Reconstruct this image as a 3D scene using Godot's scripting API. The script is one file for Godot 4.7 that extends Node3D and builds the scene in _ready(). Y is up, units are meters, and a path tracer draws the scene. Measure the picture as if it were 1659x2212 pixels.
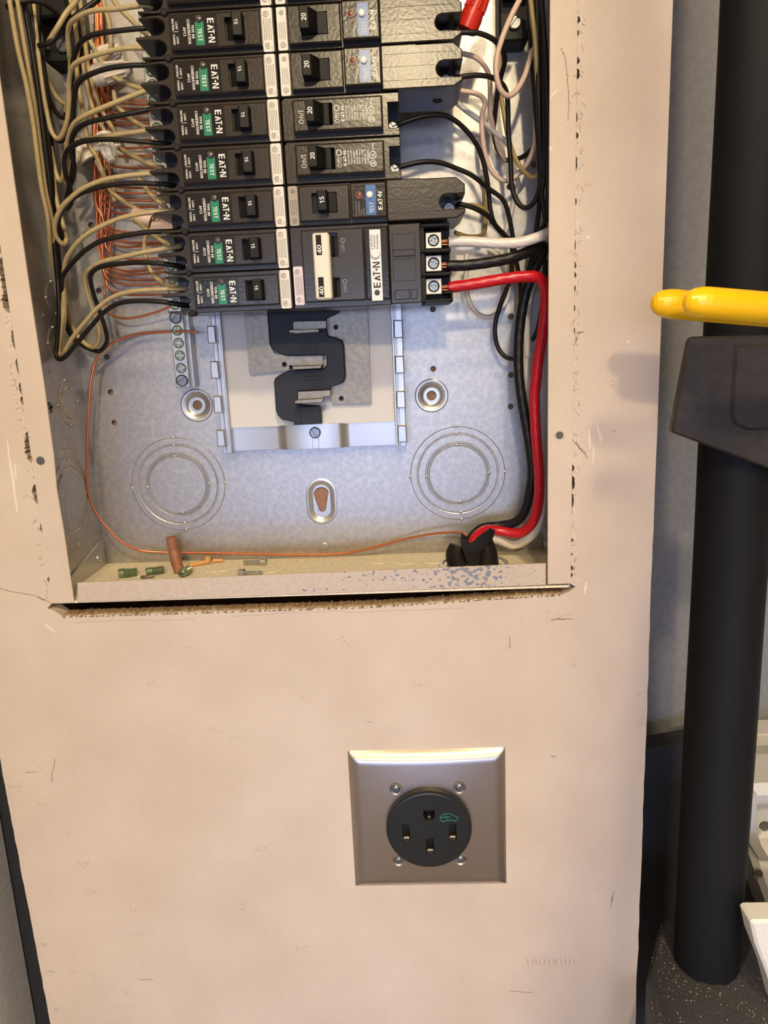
extends Node3D
# An open electrical panel set in a beige wall, with an outlet below it. Lengths in the builders are millimetres.

# Insulated and bare wires: name, label, group, material, radius, points x y z in millimetres.
const WIRES := [
	["insulated_wire", "tan wire into the neutral terminal of the eighth 15-amp breaker from the bottom", "", "tan", 1.65, [-157.2, 563.3, -30, -162.2, 563.4, -27, -178.8, 562.3, -27, -194.3, 562.6, -28, -205.2, 561.4, -32, -214.1, 560, -38, -219, 555.6, -44, -222, 547.4, -50, -224.6, 541.7, -56, -231, 527, -64, -238.2, 518.4, -72]],
	["insulated_wire", "black wire into the power terminal of the eighth 15-amp breaker from the bottom", "", "blk", 1.65, [-152.9, 550.8, -31, -160.7, 550.4, -27, -174, 549.8, -26, -191.8, 549.1, -27, -201.5, 548.3, -30, -208.5, 546.4, -35, -216.2, 540.9, -42, -222.3, 533.2, -50, -226.5, 520.7, -56, -230.6, 511, -60, -235.6, 502.5, -64, -241.8, 497.6, -66, -246.2, 502.1, -66, -247.1, 512.9, -64, -246.5, 527.2, -62, -245.8, 548.4, -60, -244.3, 569.8, -60, -243.1, 587.4, -62]],
	["insulated_wire", "tan wire into the neutral terminal of the seventh 15-amp breaker from the bottom", "", "tan", 1.65, [-156.9, 539.2, -30, -162.7, 539.2, -27, -177.5, 539.3, -26, -193.3, 537.4, -27, -208.2, 535.4, -31, -216.2, 532.6, -36, -221.4, 525.7, -42, -225.1, 514.5, -47, -231.4, 503, -52, -239, 496.6, -56, -243.7, 501.9, -57, -244.8, 513.6, -56, -244.7, 524.7, -54, -244.8, 546.4, -54, -244.1, 567.6, -54, -243.3, 584.6, -55]],
	["insulated_wire", "black wire into the power terminal of the seventh 15-amp breaker from the bottom", "", "blk", 1.65, [-155.2, 529.9, -31, -160.8, 529.2, -27, -174.6, 529, -25, -190.3, 528.1, -26, -204.4, 526, -30, -212.8, 522.8, -34, -218.5, 515.7, -40, -222.9, 506.8, -46, -227.9, 493.9, -52, -230.4, 483.8, -56, -234.9, 473.4, -60, -239.2, 466.7, -64, -244.1, 459.8, -68]],
	["insulated_wire", "tan wire into the neutral terminal of the sixth 15-amp breaker from the bottom", "", "tan", 1.65, [-159.7, 513.3, -30, -164, 514.7, -27, -177.1, 510.9, -26, -193.4, 506.5, -27, -209.1, 502.5, -30, -218.7, 499.4, -35, -224.8, 494.5, -40, -229.7, 488.9, -46, -234.4, 480.8, -52, -239.4, 473.2, -58, -244.5, 470.8, -62, -247.3, 478.5, -63, -248, 493.6, -62]],
	["insulated_wire", "black wire into the power terminal of the sixth 15-amp breaker from the bottom", "", "blk", 1.65, [-156.3, 505.1, -31, -162.9, 503.6, -27, -177.9, 501, -25, -193.9, 499.3, -26, -207.7, 498, -29, -216.8, 495.2, -33, -222.7, 490.3, -38, -225.7, 482.8, -43, -227, 475.6, -47, -231.6, 468.6, -52, -235.9, 465, -56, -239.5, 461.3, -60]],
	["insulated_wire", "tan wire into the neutral terminal of the fifth 15-amp breaker from the bottom", "", "tan", 1.65, [-158.3, 491.5, -30, -165.4, 491.4, -28, -177, 491, -30, -189.8, 491, -33, -203.6, 491.1, -38, -216.4, 491.8, -44, -225.5, 491.5, -50, -232.7, 488.4, -56, -238, 481.6, -62, -243, 470.7, -68]],
	["insulated_wire", "black wire into the power terminal of the fifth 15-amp breaker from the bottom", "", "blk", 1.65, [-154.8, 482.7, -31, -159, 482.7, -27, -179.5, 484.7, -24, -195.1, 486.5, -25, -210.3, 486.9, -28, -221.8, 484.5, -32, -228.7, 479.4, -37, -231.5, 471.1, -42, -231.9, 465.4, -47, -233.5, 460.9, -52, -235, 456.1, -55, -238.5, 452.9, -58, -242.4, 451.9, -60]],
	["insulated_wire", "tan wire into the neutral terminal of the fourth 15-amp breaker from the bottom", "", "tan", 1.65, [-158.7, 465.6, -30, -164.9, 464.9, -27, -182.3, 463.9, -25, -198.2, 462.2, -25, -214.1, 458.5, -28, -226.1, 453.2, -32, -235.1, 447.6, -36, -242.6, 439.6, -41, -245.3, 432, -46, -243.1, 426.9, -51, -242.2, 432.4, -56, -244.8, 440.8, -59, -247.5, 452.3, -61, -248.8, 464.2, -62, -248.3, 479.7, -62]],
	["insulated_wire", "black wire into the power terminal of the fourth 15-amp breaker from the bottom", "", "blk", 1.65, [-154.3, 457.6, -31, -159.4, 457.8, -27, -178.9, 459.1, -25, -195, 459, -26, -211.5, 457.1, -29, -222.3, 454.6, -33, -232.8, 450.2, -39, -241.3, 444.2, -46, -245.3, 438.3, -52, -246.4, 432.1, -58, -246.3, 436.6, -62, -249.7, 446.5, -64, -251.7, 457.2, -66]],
	["insulated_wire", "tan wire into the neutral terminal of the third 15-amp breaker from the bottom", "", "tan", 1.65, [-156.4, 442.5, -30, -162, 441.2, -27, -177.2, 440.1, -25, -193.7, 437.4, -26, -211.6, 431.9, -29, -223.7, 426.3, -33, -233.3, 419.7, -38, -239.1, 414.2, -42, -244.6, 404.7, -48, -248, 391.5, -52, -250.6, 379.5, -55, -254.5, 367.3, -57, -258, 354.9, -58, -259, 349.9, -54.7]],
	["insulated_wire", "black wire into the power terminal of the third 15-amp breaker from the bottom", "", "blk", 1.65, [-154, 430.3, -31, -157, 428.4, -27, -174.6, 428.2, -25, -195.1, 426.3, -26, -208.1, 424.2, -28, -220.5, 419.1, -31, -231.7, 412.4, -36, -241.6, 405.7, -42, -245.7, 400.6, -46, -249.8, 391.7, -54, -253, 381.5, -60, -254.9, 371.7, -66, -253.4, 363.2, -70, -250.5, 357.9, -74]],
	["insulated_wire", "tan wire into the neutral terminal of the second 15-amp breaker from the bottom", "", "tan", 1.65, [-154.1, 418.9, -30, -160.5, 417.7, -27, -176.3, 416.1, -26, -193.7, 413.8, -29, -209.7, 412, -34, -220.7, 409.2, -40, -228, 404.6, -46, -230.9, 394.8, -52, -230.7, 382.9, -58, -230.4, 370.6, -64, -232.4, 362.2, -68, -238.7, 355.5, -71, -246.3, 359, -73, -252.8, 367.5, -74, -255.8, 377.9, -74, -256.3, 390.6, -73, -255.6, 405.5, -72]],
	["insulated_wire", "black wire into the power terminal of the second 15-amp breaker from the bottom", "", "blk", 1.65, [-153.4, 405.3, -31, -159.3, 406.7, -27, -172.8, 408.7, -25, -189.8, 409.7, -28, -208, 409.1, -33, -218, 407.5, -39, -224.3, 402.8, -45, -226.2, 392.1, -52, -225.6, 378.6, -59, -225.6, 366.2, -65, -227.7, 358.6, -69, -235.4, 352.7, -73, -244.1, 354.8, -75, -251.1, 359.2, -76, -257.5, 368.6, -77, -259, 380.6, -75.8, -259, 393.3, -74.8]],
	["insulated_wire", "tan wire into the neutral terminal of the lowest 15-amp breaker", "", "tan", 1.65, [-152.9, 391.4, -30, -159.3, 391.1, -27, -174.8, 391.3, -25, -191.4, 390.6, -26, -205.4, 387.6, -30, -217.7, 381.3, -34, -228.7, 373.1, -38, -241.6, 362.5, -43, -249.6, 354.2, -47, -255, 350.5, -50, -257.5, 354.9, -53, -254.5, 367.3, -54, -250.5, 383.6, -54, -249.5, 399.9, -56]],
	["insulated_wire", "black wire into the power terminal of the lowest 15-amp breaker", "", "blk", 1.65, [-152.7, 380.2, -31, -158.7, 381.1, -27, -171.6, 383.5, -25, -188, 384.6, -26, -201.5, 383.4, -29, -213.6, 377.9, -33, -224.6, 369.7, -37, -235.9, 360.6, -41, -248.9, 350.4, -46, -255.3, 347.8, -48, -258.3, 351.6, -50, -256.7, 363.2, -52, -253.6, 379.6, -53, -253.1, 396, -56, -254.3, 412.6, -60]],
	["insulated_wire", "outer of two long tan wires running straight down the box's left side", "tan wires running down the box's left side", "tan", 1.65, [-248.4, 574.2, -30, -248.1, 546, -32, -247.3, 523.1, -36, -248.1, 499.3, -40, -250.2, 464.9, -44, -250.4, 445.7, -48, -253.8, 426.2, -53, -257.3, 412.8, -60]],
	["insulated_wire", "inner of two long tan wires running straight down the box's left side", "tan wires running down the box's left side", "tan", 1.65, [-247.1, 577.4, -38, -247.1, 548.8, -40, -247.3, 525.2, -43, -248.4, 500.8, -46, -250, 465.9, -49, -250.1, 446.4, -53, -253.5, 426.8, -58, -257, 413.2, -65]],
	["insulated_wire", "long black wire down the box's left side, first from the flange", "black wires running down the box's left side", "blk", 1.65, [-246.8, 581.2, -46, -245.9, 551.5, -48, -246.2, 523.6, -50, -247.4, 491.2, -52, -249, 466.8, -55, -252.2, 436.1, -57, -253, 412.4, -58, -254.7, 388, -57, -258.1, 363.3, -57]],
	["insulated_wire", "long black wire down the box's left side, second from the flange", "black wires running down the box's left side", "blk", 1.65, [-245.9, 583.6, -52, -245, 553.5, -54, -245.5, 525.4, -56, -247.4, 492.6, -58, -249.3, 467.7, -60, -252.9, 436.9, -62, -254.1, 412.9, -63, -255.9, 388.3, -62, -259, 363.3, -60.5]],
	["insulated_wire", "long black wire down the box's left side, third from the flange", "black wires running down the box's left side", "blk", 1.65, [-245.8, 586, -58, -244.8, 555.6, -60, -245.6, 527.1, -62, -248, 494, -64, -250, 468.7, -65, -253.9, 437.6, -67, -255.4, 413.4, -68, -257.4, 388.6, -67, -259, 363.3, -61.9]],
	["insulated_wire", "tan wire hanging in a short loop beside the left support block", "", "tan", 1.65, [-248.6, 563.6, -62, -248.2, 546.2, -66, -246, 534, -70, -243, 526.8, -74, -240.1, 524.7, -78, -238, 528.1, -82, -235.8, 541.1, -85]],
	["insulated_wire", "black wire hanging in a short loop beside the left support block", "", "blk", 1.65, [-248, 550, -60, -247, 530.8, -64, -245.1, 519.4, -69, -241.7, 514.7, -73, -239.5, 519.1, -77, -237.4, 532.6, -82]],
	["insulated_wire", "tan wire hanging in a low loop against the box's left side", "", "tan", 1.65, [-250.2, 521.1, -66, -250.6, 495.1, -68, -249.8, 477.7, -70, -247.8, 473.7, -72, -246.8, 478.6, -75, -244.4, 493.3, -78]],
	["insulated_wire", "black wire arching over the left support block", "", "blk", 1.80, [-252.3, 570, -34, -247, 574.8, -40, -237.8, 576.9, -44, -232.1, 575.7, -48, -229, 573.1, -54, -228, 571.8, -62]],
	["insulated_wire", "black wire crossing the left support block from lower left", "", "blk", 1.80, [-242.8, 553.4, -52, -234.6, 554, -50, -226.6, 561, -52, -219.2, 569.8, -56, -210.3, 577.2, -60, -201.4, 584.6, -64]],
	["insulated_wire", "tan wire crossing in front of the left support block", "", "tan", 1.80, [-238.2, 553.1, -54, -232.6, 557.1, -50, -226, 563, -48, -221.2, 570.4, -50, -215.5, 578.6, -54, -212.6, 583.4, -56]],
	["insulated_wire", "tan wire crossing the bare copper bundle behind the breaker leads", "tan wires crossing the bare copper bundle", "tan", 1.65, [-226, 587.4, -66, -223.1, 585.1, -66, -222.6, 571.6, -68, -223.5, 557.9, -70, -226.4, 543.7, -71, -226.1, 521.6, -72, -225.2, 498.9, -73, -220.6, 488.6, -73, -217.6, 479.1, -73, -213.4, 468.5, -72, -211.5, 463.9, -70, -202.3, 456, -68, -190.5, 448.8, -66, -181.8, 442.8, -66]],
	["insulated_wire", "tan wire crossing the bare copper bundle behind the breaker leads", "tan wires crossing the bare copper bundle", "tan", 1.65, [-217.9, 588.6, -70, -218.6, 565.6, -72, -218.9, 544.3, -74, -215.8, 525.7, -75, -211.4, 514.1, -75, -205.9, 503.8, -75, -204.9, 494.7, -76]],
	["insulated_wire", "tan wire crossing the bare copper bundle behind the breaker leads", "tan wires crossing the bare copper bundle", "tan", 1.65, [-224.3, 590.5, -74, -224.5, 571.1, -76, -224, 553, -77, -223.1, 534.5, -78, -220.4, 519.2, -78, -216.5, 510.5, -78, -213.8, 504.5, -79]],
	["insulated_wire", "tan wire crossing the bare copper bundle behind the breaker leads", "tan wires crossing the bare copper bundle", "tan", 1.65, [-199.1, 583.6, -60, -197.8, 574.8, -61, -196.7, 564.5, -62, -198.4, 552.7, -63, -204, 547.9, -65, -206.9, 544.7, -68]],
	["insulated_wire", "tan wire crossing the bare copper bundle behind the breaker leads", "tan wires crossing the bare copper bundle", "tan", 1.65, [-189.4, 579, -50, -185.5, 572.6, -50, -179.3, 566.1, -50, -173.6, 560.3, -52, -169.7, 557.3, -56]],
	["insulated_wire", "tan wire crossing the bare copper bundle behind the breaker leads", "tan wires crossing the bare copper bundle", "tan", 1.65, [-211.3, 558.1, -62, -206.2, 547, -62, -198.7, 535.8, -60, -186, 528.1, -56, -173.9, 522.7, -52, -167.6, 518.4, -46]],
	["insulated_wire", "tan wire crossing the bare copper bundle behind the breaker leads", "tan wires crossing the bare copper bundle", "tan", 1.65, [-198.2, 526.3, -60, -197, 516.7, -60, -189, 508.4, -58, -180.2, 501.7, -54, -170.8, 496.6, -46]],
	["insulated_wire", "tan wire crossing the bare copper bundle behind the breaker leads", "tan wires crossing the bare copper bundle", "tan", 1.65, [-200.8, 491, -64, -190.1, 484.2, -60, -179.8, 478.5, -57, -167.3, 473, -52]],
	["insulated_wire", "tan wire crossing the bare copper bundle behind the breaker leads", "tan wires crossing the bare copper bundle", "tan", 1.65, [-188.8, 474, -60, -187.6, 470.1, -60, -182.1, 461.8, -58, -175.6, 454.2, -56, -167.5, 447.8, -52]],
	["insulated_wire", "tan wire crossing the bare copper bundle behind the breaker leads", "tan wires crossing the bare copper bundle", "tan", 1.65, [-193.9, 443.6, -62, -186.5, 435.9, -60, -178.6, 429.6, -57, -166.3, 422.2, -50]],
	["insulated_wire", "tan wire crossing the bare copper bundle behind the breaker leads", "tan wires crossing the bare copper bundle", "tan", 1.65, [-177.3, 439, -60, -182.8, 434.9, -60, -187.8, 430.6, -62, -189.4, 422.7, -62, -187.8, 413.6, -60, -183.5, 404.4, -58, -175.3, 397.3, -54, -164, 393.4, -46]],
	["insulated_wire", "tan wire crossing the bare copper bundle behind the breaker leads", "tan wires crossing the bare copper bundle", "tan", 1.65, [-221.4, 485.6, -74, -212.9, 465.9, -72, -210, 457.9, -72, -209.7, 471.7, -70]],
	["copper_wire", "thin bare copper wire bending from the bundle towards the ground bar", "bare copper grounds", "cop", 0.82, [-210, 595.4, -82.8, -212.8, 569.7, -83.3, -215.8, 543.3, -83.5, -215.3, 539.4, -82.6, -213.7, 532.4, -81.6, -208.5, 528.2, -80.6, -195.7, 525.6, -79.6, -172.7, 524.5, -80, -166.7, 524.4, -79]],
	["copper_wire", "thin bare copper wire bending from the bundle towards the ground bar", "bare copper grounds", "cop", 0.82, [-208.6, 595.5, -83.3, -211.4, 569.8, -83.8, -212.5, 543.2, -84, -215, 536.9, -83.3, -213.5, 529.9, -82.3, -208.2, 525.7, -81.3, -195.4, 523.6, -80.3, -175.6, 521.7, -80, -166.8, 521.7, -79]],
	["copper_wire", "thin bare copper wire bending from the bundle towards the ground bar", "bare copper grounds", "cop", 0.82, [-209.4, 596.7, -86.2, -212.5, 571.2, -87.5, -213.2, 544.3, -87.2, -216.4, 535.6, -86.8, -214.9, 528.5, -85.8, -209.6, 524.3, -84.8, -196.8, 521.3, -83.8, -173.7, 519.3, -80, -167, 519.3, -79]],
	["copper_wire", "thin bare copper wire bending from the bundle towards the ground bar", "bare copper grounds", "cop", 0.82, [-207.9, 595.1, -82.3, -210.5, 569.2, -82.2, -211.2, 542.7, -82.5, -215.2, 530, -82.5, -213.7, 523, -81.5, -208.4, 518.8, -80.5, -195.6, 516.6, -79.5, -174.8, 516.8, -80, -167.2, 515.1, -79]],
	["copper_wire", "thin bare copper wire bending from the bundle towards the ground bar", "bare copper grounds", "cop", 0.82, [-209.4, 597.1, -87.1, -212.2, 571.2, -87.6, -212.2, 544, -86.4, -217.1, 528.4, -87.2, -215.6, 521.3, -86.2, -210.3, 517.1, -85.2, -197.4, 514.2, -84.2, -173.5, 512, -80, -167.3, 512.1, -79]],
	["copper_wire", "thin bare copper wire bending from the bundle towards the ground bar", "bare copper grounds", "cop", 0.82, [-209.7, 596, -84.3, -212.4, 570.1, -84.6, -214.6, 543.7, -85.2, -217.2, 524, -84.5, -215.6, 516.9, -83.5, -210.3, 512.7, -82.5, -197.4, 510.3, -81.5, -173.8, 510.1, -80, -167.5, 508.4, -79]],
	["copper_wire", "thin bare copper wire bending from the bundle towards the ground bar", "bare copper grounds", "cop", 0.82, [-211.7, 596.9, -86.2, -214.2, 570.6, -85.7, -217.9, 544.1, -85.8, -220.8, 517, -86.1, -219.3, 514.6, -85.8, -217.8, 507.5, -84.8, -212.5, 503.3, -83.8, -199.6, 499.6, -82.8, -176.9, 499.7, -80, -168, 498.7, -79]],
	["copper_wire", "thin bare copper wire bending from the bundle towards the ground bar", "bare copper grounds", "cop", 0.82, [-212.7, 596.9, -86.2, -215.4, 570.8, -86.1, -220, 544, -85.3, -223.2, 517.1, -86.2, -220.4, 509.2, -85.8, -218.9, 502, -84.8, -213.6, 497.8, -83.8, -200.6, 494.9, -82.8, -174.2, 494.7, -80, -168.3, 493.2, -79]],
	["copper_wire", "thin bare copper wire bending from the bundle towards the ground bar", "bare copper grounds", "cop", 0.82, [-212.3, 595.5, -82.8, -215.1, 569.7, -83.1, -221.4, 543.7, -83.9, -224.2, 516.5, -83.7, -220.6, 502.4, -83.4, -219.1, 495.2, -82.4, -213.7, 491, -81.4, -200.7, 488.9, -80.4, -176.4, 488.8, -80, -168.6, 487, -79]],
	["copper_wire", "thin bare copper wire bending from the bundle towards the ground bar", "bare copper grounds", "cop", 0.82, [-209.9, 596.9, -86.5, -212.7, 571, -86.9, -213.8, 544.1, -86.5, -217.3, 517.4, -88.3, -220.9, 495.9, -87.4, -219.3, 488.6, -86.4, -214, 484.4, -85.4, -200.8, 482, -84.4, -174.9, 479.6, -80, -169, 479.6, -79]],
	["copper_wire", "thin bare copper wire bending from the bundle towards the ground bar", "bare copper grounds", "cop", 0.82, [-211.9, 597.4, -87.4, -214.5, 571.1, -87, -218.2, 544.8, -88.1, -221.1, 517.6, -88.3, -223.8, 489.5, -87.8, -223.3, 482.5, -87.7, -221.7, 475.2, -86.7, -216.3, 470.9, -85.7, -203.1, 468.9, -84.7, -178, 465.9, -80, -169.7, 466.2, -79]],
	["copper_wire", "thin bare copper wire bending from the bundle towards the ground bar", "bare copper grounds", "cop", 0.82, [-210.8, 595.5, -83, -213.4, 569.5, -82.7, -216.9, 542.7, -81.5, -220, 515.9, -82.3, -222.9, 488.3, -82.5, -221.9, 477.1, -82.1, -220.3, 469.9, -81.1, -214.9, 465.7, -80.1, -201.8, 463.7, -79.1, -175.7, 462.9, -80, -169.9, 462.1, -79]],
	["copper_wire", "thin bare copper wire bending from the bundle towards the ground bar", "bare copper grounds", "cop", 0.82, [-211.6, 595.7, -83.2, -214.2, 569.7, -83, -218.7, 542.9, -82, -221.9, 516.2, -83.1, -224.9, 488.5, -83.3, -222.7, 473.5, -82.4, -221.2, 466.2, -81.4, -215.8, 462, -80.4, -202.7, 459.3, -79.4, -179, 457.9, -80, -170.1, 458.3, -79]],
	["copper_wire", "thin bare copper wire bending from the bundle towards the ground bar", "bare copper grounds", "cop", 0.82, [-212.6, 596.3, -84.6, -215.6, 570.6, -85.4, -220.7, 543.7, -84.2, -223.9, 516.9, -85.2, -227, 489.2, -85.7, -224.6, 468.7, -85.2, -223.1, 461.4, -84.2, -217.6, 457.1, -83.2, -204.4, 454.6, -82.2, -180, 453.9, -80, -170.4, 452.9, -79]],
	["copper_wire", "thin bare copper wire bending from the bundle towards the ground bar", "bare copper grounds", "cop", 0.82, [-212.6, 597.1, -86.7, -215.5, 571.3, -87.3, -220.5, 545, -88.3, -223.2, 517.5, -87.8, -226.1, 489.6, -87.9, -225.5, 464.3, -87.3, -224, 457, -86.3, -218.5, 452.7, -85.3, -205.2, 450.5, -84.3, -179.6, 448.1, -80, -170.6, 448.1, -79]],
	["copper_wire", "thin bare copper wire bending from the bundle towards the ground bar", "bare copper grounds", "cop", 0.82, [-211.4, 594.9, -81.5, -214.3, 569.4, -82.2, -219.4, 542.8, -81.3, -222.6, 516.1, -82.5, -225.2, 488.2, -81.5, -228.3, 460, -82, -225.1, 451.9, -82.3, -223.6, 444.6, -81.3, -218.2, 440.3, -80.3, -205, 437, -79.3, -178, 437.3, -80, -171.2, 436.6, -79]],
	["copper_wire", "thin bare copper wire bending from the bundle towards the ground bar", "bare copper grounds", "cop", 0.82, [-212, 595.4, -82.5, -214.7, 569.5, -82.5, -220.4, 543.2, -82.4, -223.7, 516.4, -83.6, -226.4, 488.5, -83, -229.2, 460.2, -82.7, -225.9, 449.8, -83.3, -224.3, 442.5, -82.3, -218.9, 438.2, -81.3, -205.7, 435.2, -80.3, -177.9, 434.9, -80, -171.3, 434.4, -79]],
	["copper_wire", "thin bare copper wire bending from the bundle towards the ground bar", "bare copper grounds", "cop", 0.82, [-210.2, 596.9, -86.6, -212.4, 570.4, -85.3, -213.9, 543.7, -85.2, -217.4, 517, -87, -219.5, 488.7, -85.2, -222.4, 460.3, -85.2, -225.7, 445, -86.1, -224.2, 437.7, -85.1, -218.7, 433.3, -84.1, -205.4, 430.3, -83.1, -181.4, 429, -80, -171.6, 429.2, -79]],
	["copper_wire", "thin bare copper wire bending from the bundle towards the ground bar", "bare copper grounds", "cop", 0.82, [-213.6, 597.5, -87.5, -216.7, 571.8, -88.7, -222.2, 545.2, -88.5, -224.7, 517.5, -87.5, -227.7, 489.7, -87.7, -230.5, 461, -87.3, -228.3, 442.8, -87.8, -226.7, 435.4, -86.8, -221.3, 431, -85.8, -208, 427.5, -84.8, -180.6, 428.4, -80, -171.7, 426.6, -79]],
	["copper_wire", "thin bare copper wire bending from the bundle towards the ground bar", "bare copper grounds", "cop", 0.82, [-206.8, 594.6, -81.3, -209.9, 569.4, -82.8, -209.1, 542.3, -81.5, -211.8, 515.3, -81.5, -214.5, 487.6, -81.3, -217.6, 459.5, -82, -224.5, 433, -82.1, -223, 425.6, -81.1, -217.5, 421.3, -80.1, -204.3, 417.9, -79.1, -181.4, 418.1, -80, -172.2, 417.8, -79]],
	["copper_wire", "thin bare copper wire bending from the bundle towards the ground bar", "bare copper grounds", "cop", 0.82, [-212.2, 597.1, -86.8, -215.1, 571.3, -87.4, -219, 544.6, -87.3, -222.2, 517.6, -88.3, -225.1, 489.7, -88.3, -227.7, 460.9, -87.2, -230.8, 431.7, -87.4, -229.3, 425.3, -87.4, -227.7, 417.8, -86.4, -222.2, 413.5, -85.4, -208.8, 410.1, -84.4, -180, 410.8, -80, -172.6, 409.3, -79]],
	["copper_wire", "thin bare copper wire bending from the bundle towards the ground bar", "bare copper grounds", "cop", 0.82, [-211.9, 597, -86.6, -214.9, 571.3, -87.6, -218.1, 544.1, -85.9, -220.9, 516.9, -86, -224.4, 489.4, -87.4, -227, 460.7, -86.5, -230.1, 431.6, -86.8, -229.2, 422.6, -86.6, -227.6, 415.1, -85.6, -222.1, 410.7, -84.6, -208.7, 407.5, -83.6, -181.4, 408, -80, -172.8, 406.7, -79]],
	["copper_wire", "thin bare copper wire bending from the bundle towards the ground bar", "bare copper grounds", "cop", 0.82, [-211.9, 597.8, -88.6, -214.6, 571.7, -88.6, -217, 544.6, -87.6, -219.7, 517.2, -87, -222.8, 489.4, -87.8, -225.8, 460.9, -87.9, -228.5, 431.5, -87.1, -229.6, 419.1, -87.8, -228, 411.5, -86.8, -222.5, 407.2, -85.8, -209, 403.9, -84.8, -182.8, 402.9, -80, -173, 403.1, -79]],
	["copper_wire", "thin bare copper wire bending from the bundle towards the ground bar", "bare copper grounds", "cop", 0.82, [-211.7, 595.6, -83.1, -214.6, 570, -84, -219.3, 543.3, -83.2, -222.6, 516.6, -84.5, -225, 488.5, -83.1, -228.5, 460.4, -84.5, -231.6, 431.4, -84.5, -229.4, 414.7, -83.8, -227.8, 407.2, -82.8, -222.3, 402.9, -81.8, -208.9, 400.2, -80.8, -181.8, 399.6, -80, -173.2, 399.1, -79]],
	["copper_wire", "thin bare copper wire bending from the bundle towards the ground bar", "bare copper grounds", "cop", 0.82, [-208.9, 597.1, -87.3, -211.4, 570.8, -86.6, -211, 543.8, -86.2, -213.7, 516.7, -86.3, -216.4, 488.7, -85.8, -219.4, 460.3, -86.3, -222.6, 431.3, -87.1, -228.9, 406.9, -86.3, -227.3, 399.3, -85.3, -221.8, 394.9, -84.3, -208.2, 392.8, -83.3, -180, 392, -80, -173.6, 391.1, -79]],
	["copper_wire", "bare copper wire dipping in a low curve to the ground bar's end", "", "cop", 0.85, [-212.6, 596.8, -86, -216.8, 548.6, -86, -223.2, 487.5, -86, -228.9, 423.1, -85, -230.4, 396.3, -84, -229.2, 383.3, -82, -224.8, 378.3, -81, -216.5, 375.9, -80, -205, 376.7, -80, -192, 379.2, -79, -179.7, 383, -78]],
	["copper_wire", "long bare copper wire sweeping round the box's bottom to the cable clamp", "", "cop", 1.05, [-160.6, 363.2, -77, -170.1, 364.3, -77, -180.9, 364.8, -78, -195.4, 364.7, -79, -210.1, 363.7, -80, -224.9, 359.5, -80, -236.1, 352.7, -79, -241.8, 343.7, -77, -246.3, 328.2, -75, -250.8, 303.8, -74, -255.7, 275.2, -74, -259.1, 249.4, -75, -257.7, 234.4, -75, -251.7, 220.7, -76, -242.5, 206.7, -77, -232.9, 198.1, -79, -223.2, 193.1, -82, -201.9, 190, -86, -153, 186.9, -88, -96, 183.8, -88, -61.8, 183.8, -88, -38.9, 187.8, -86, -16, 194.3, -82, 6.3, 200, -76, 24.3, 202.8, -70, 34.8, 202.7, -66, 42.3, 196.8, -62]],
	["insulated_wire", "black wire leaving the topmost 20-amp test-button breaker and looping low", "", "blk", 1.70, [33.9, 538.4, -30, 37.3, 538.1, -29, 46.6, 538, -30, 54.5, 536.6, -33, 60.6, 534.3, -37, 65.9, 530.2, -43, 67.5, 526.5, -50, 66.4, 521.9, -58, 65, 515.2, -64, 63.9, 506.3, -70, 63.2, 497.8, -74, 63.1, 490.1, -77, 65.8, 480.6, -79, 71.5, 473.3, -80, 80.5, 473.1, -78, 88.4, 476.8, -70, 93.6, 486.3, -60, 93.8, 502.2, -50, 92.7, 524.4, -44]],
	["insulated_wire", "black wire leaving the second 20-amp test-button breaker and looping by the flange", "", "blk", 1.70, [32.7, 512.5, -30, 35.9, 512.6, -29, 44.9, 513.6, -30, 54.2, 513.5, -33, 61.2, 512.3, -38, 66.2, 509.1, -42, 68.7, 502.3, -46, 69.7, 484.9, -50, 71.3, 466.5, -52, 72, 453.5, -53, 73.6, 444.8, -53, 77.1, 438.1, -52, 81.4, 435.6, -50, 85.5, 437.4, -47, 88.7, 443.8, -44, 89.8, 451.1, -42, 89.8, 463.9, -40, 88.3, 487.3, -38, 87.2, 520.4, -38, 86.7, 560.9, -40]],
	["insulated_wire", "pinkish white wire hooking down from behind the topmost 20-amp breaker", "", "pink", 1.70, [35.1, 533.6, -50, 40.4, 533, -50, 48.3, 530.5, -50, 53.7, 526.7, -52, 58, 520.5, -56, 58.9, 510, -60, 59, 501.7, -64, 61.1, 494.4, -68, 63.6, 487.6, -72, 66.8, 478.6, -76, 71.5, 472.6, -80]],
	["insulated_wire", "pinkish white wire hanging in a deep loop from the second 20-amp breaker", "", "pink", 1.70, [34.8, 511.9, -52, 40.8, 511, -52, 48.1, 509.4, -52, 53, 507.3, -54, 54.8, 503.4, -56, 53, 497.2, -58, 53, 488.3, -60, 54.7, 475.9, -62, 58.9, 464.5, -64, 65.4, 458.1, -66, 71.1, 456.7, -67, 78.2, 460.3, -67, 84.7, 467.2, -64, 88.5, 477, -60, 88.9, 488.6, -56, 88.8, 509.1, -52]],
	["insulated_wire", "white wire slanting down from under the second 20-amp breaker", "", "wht", 1.90, [35.6, 509.1, -66, 39, 506.4, -66, 45.9, 501.3, -67, 56.4, 494.3, -69, 64.9, 487.9, -71, 72.1, 482.2, -73, 76, 474.2, -76, 77.8, 465.4, -79, 81, 456.2, -82, 78.6, 449.4, -84, 76.3, 438.2, -85, 72.3, 426.9, -86, 69.1, 417.9, -87]],
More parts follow.
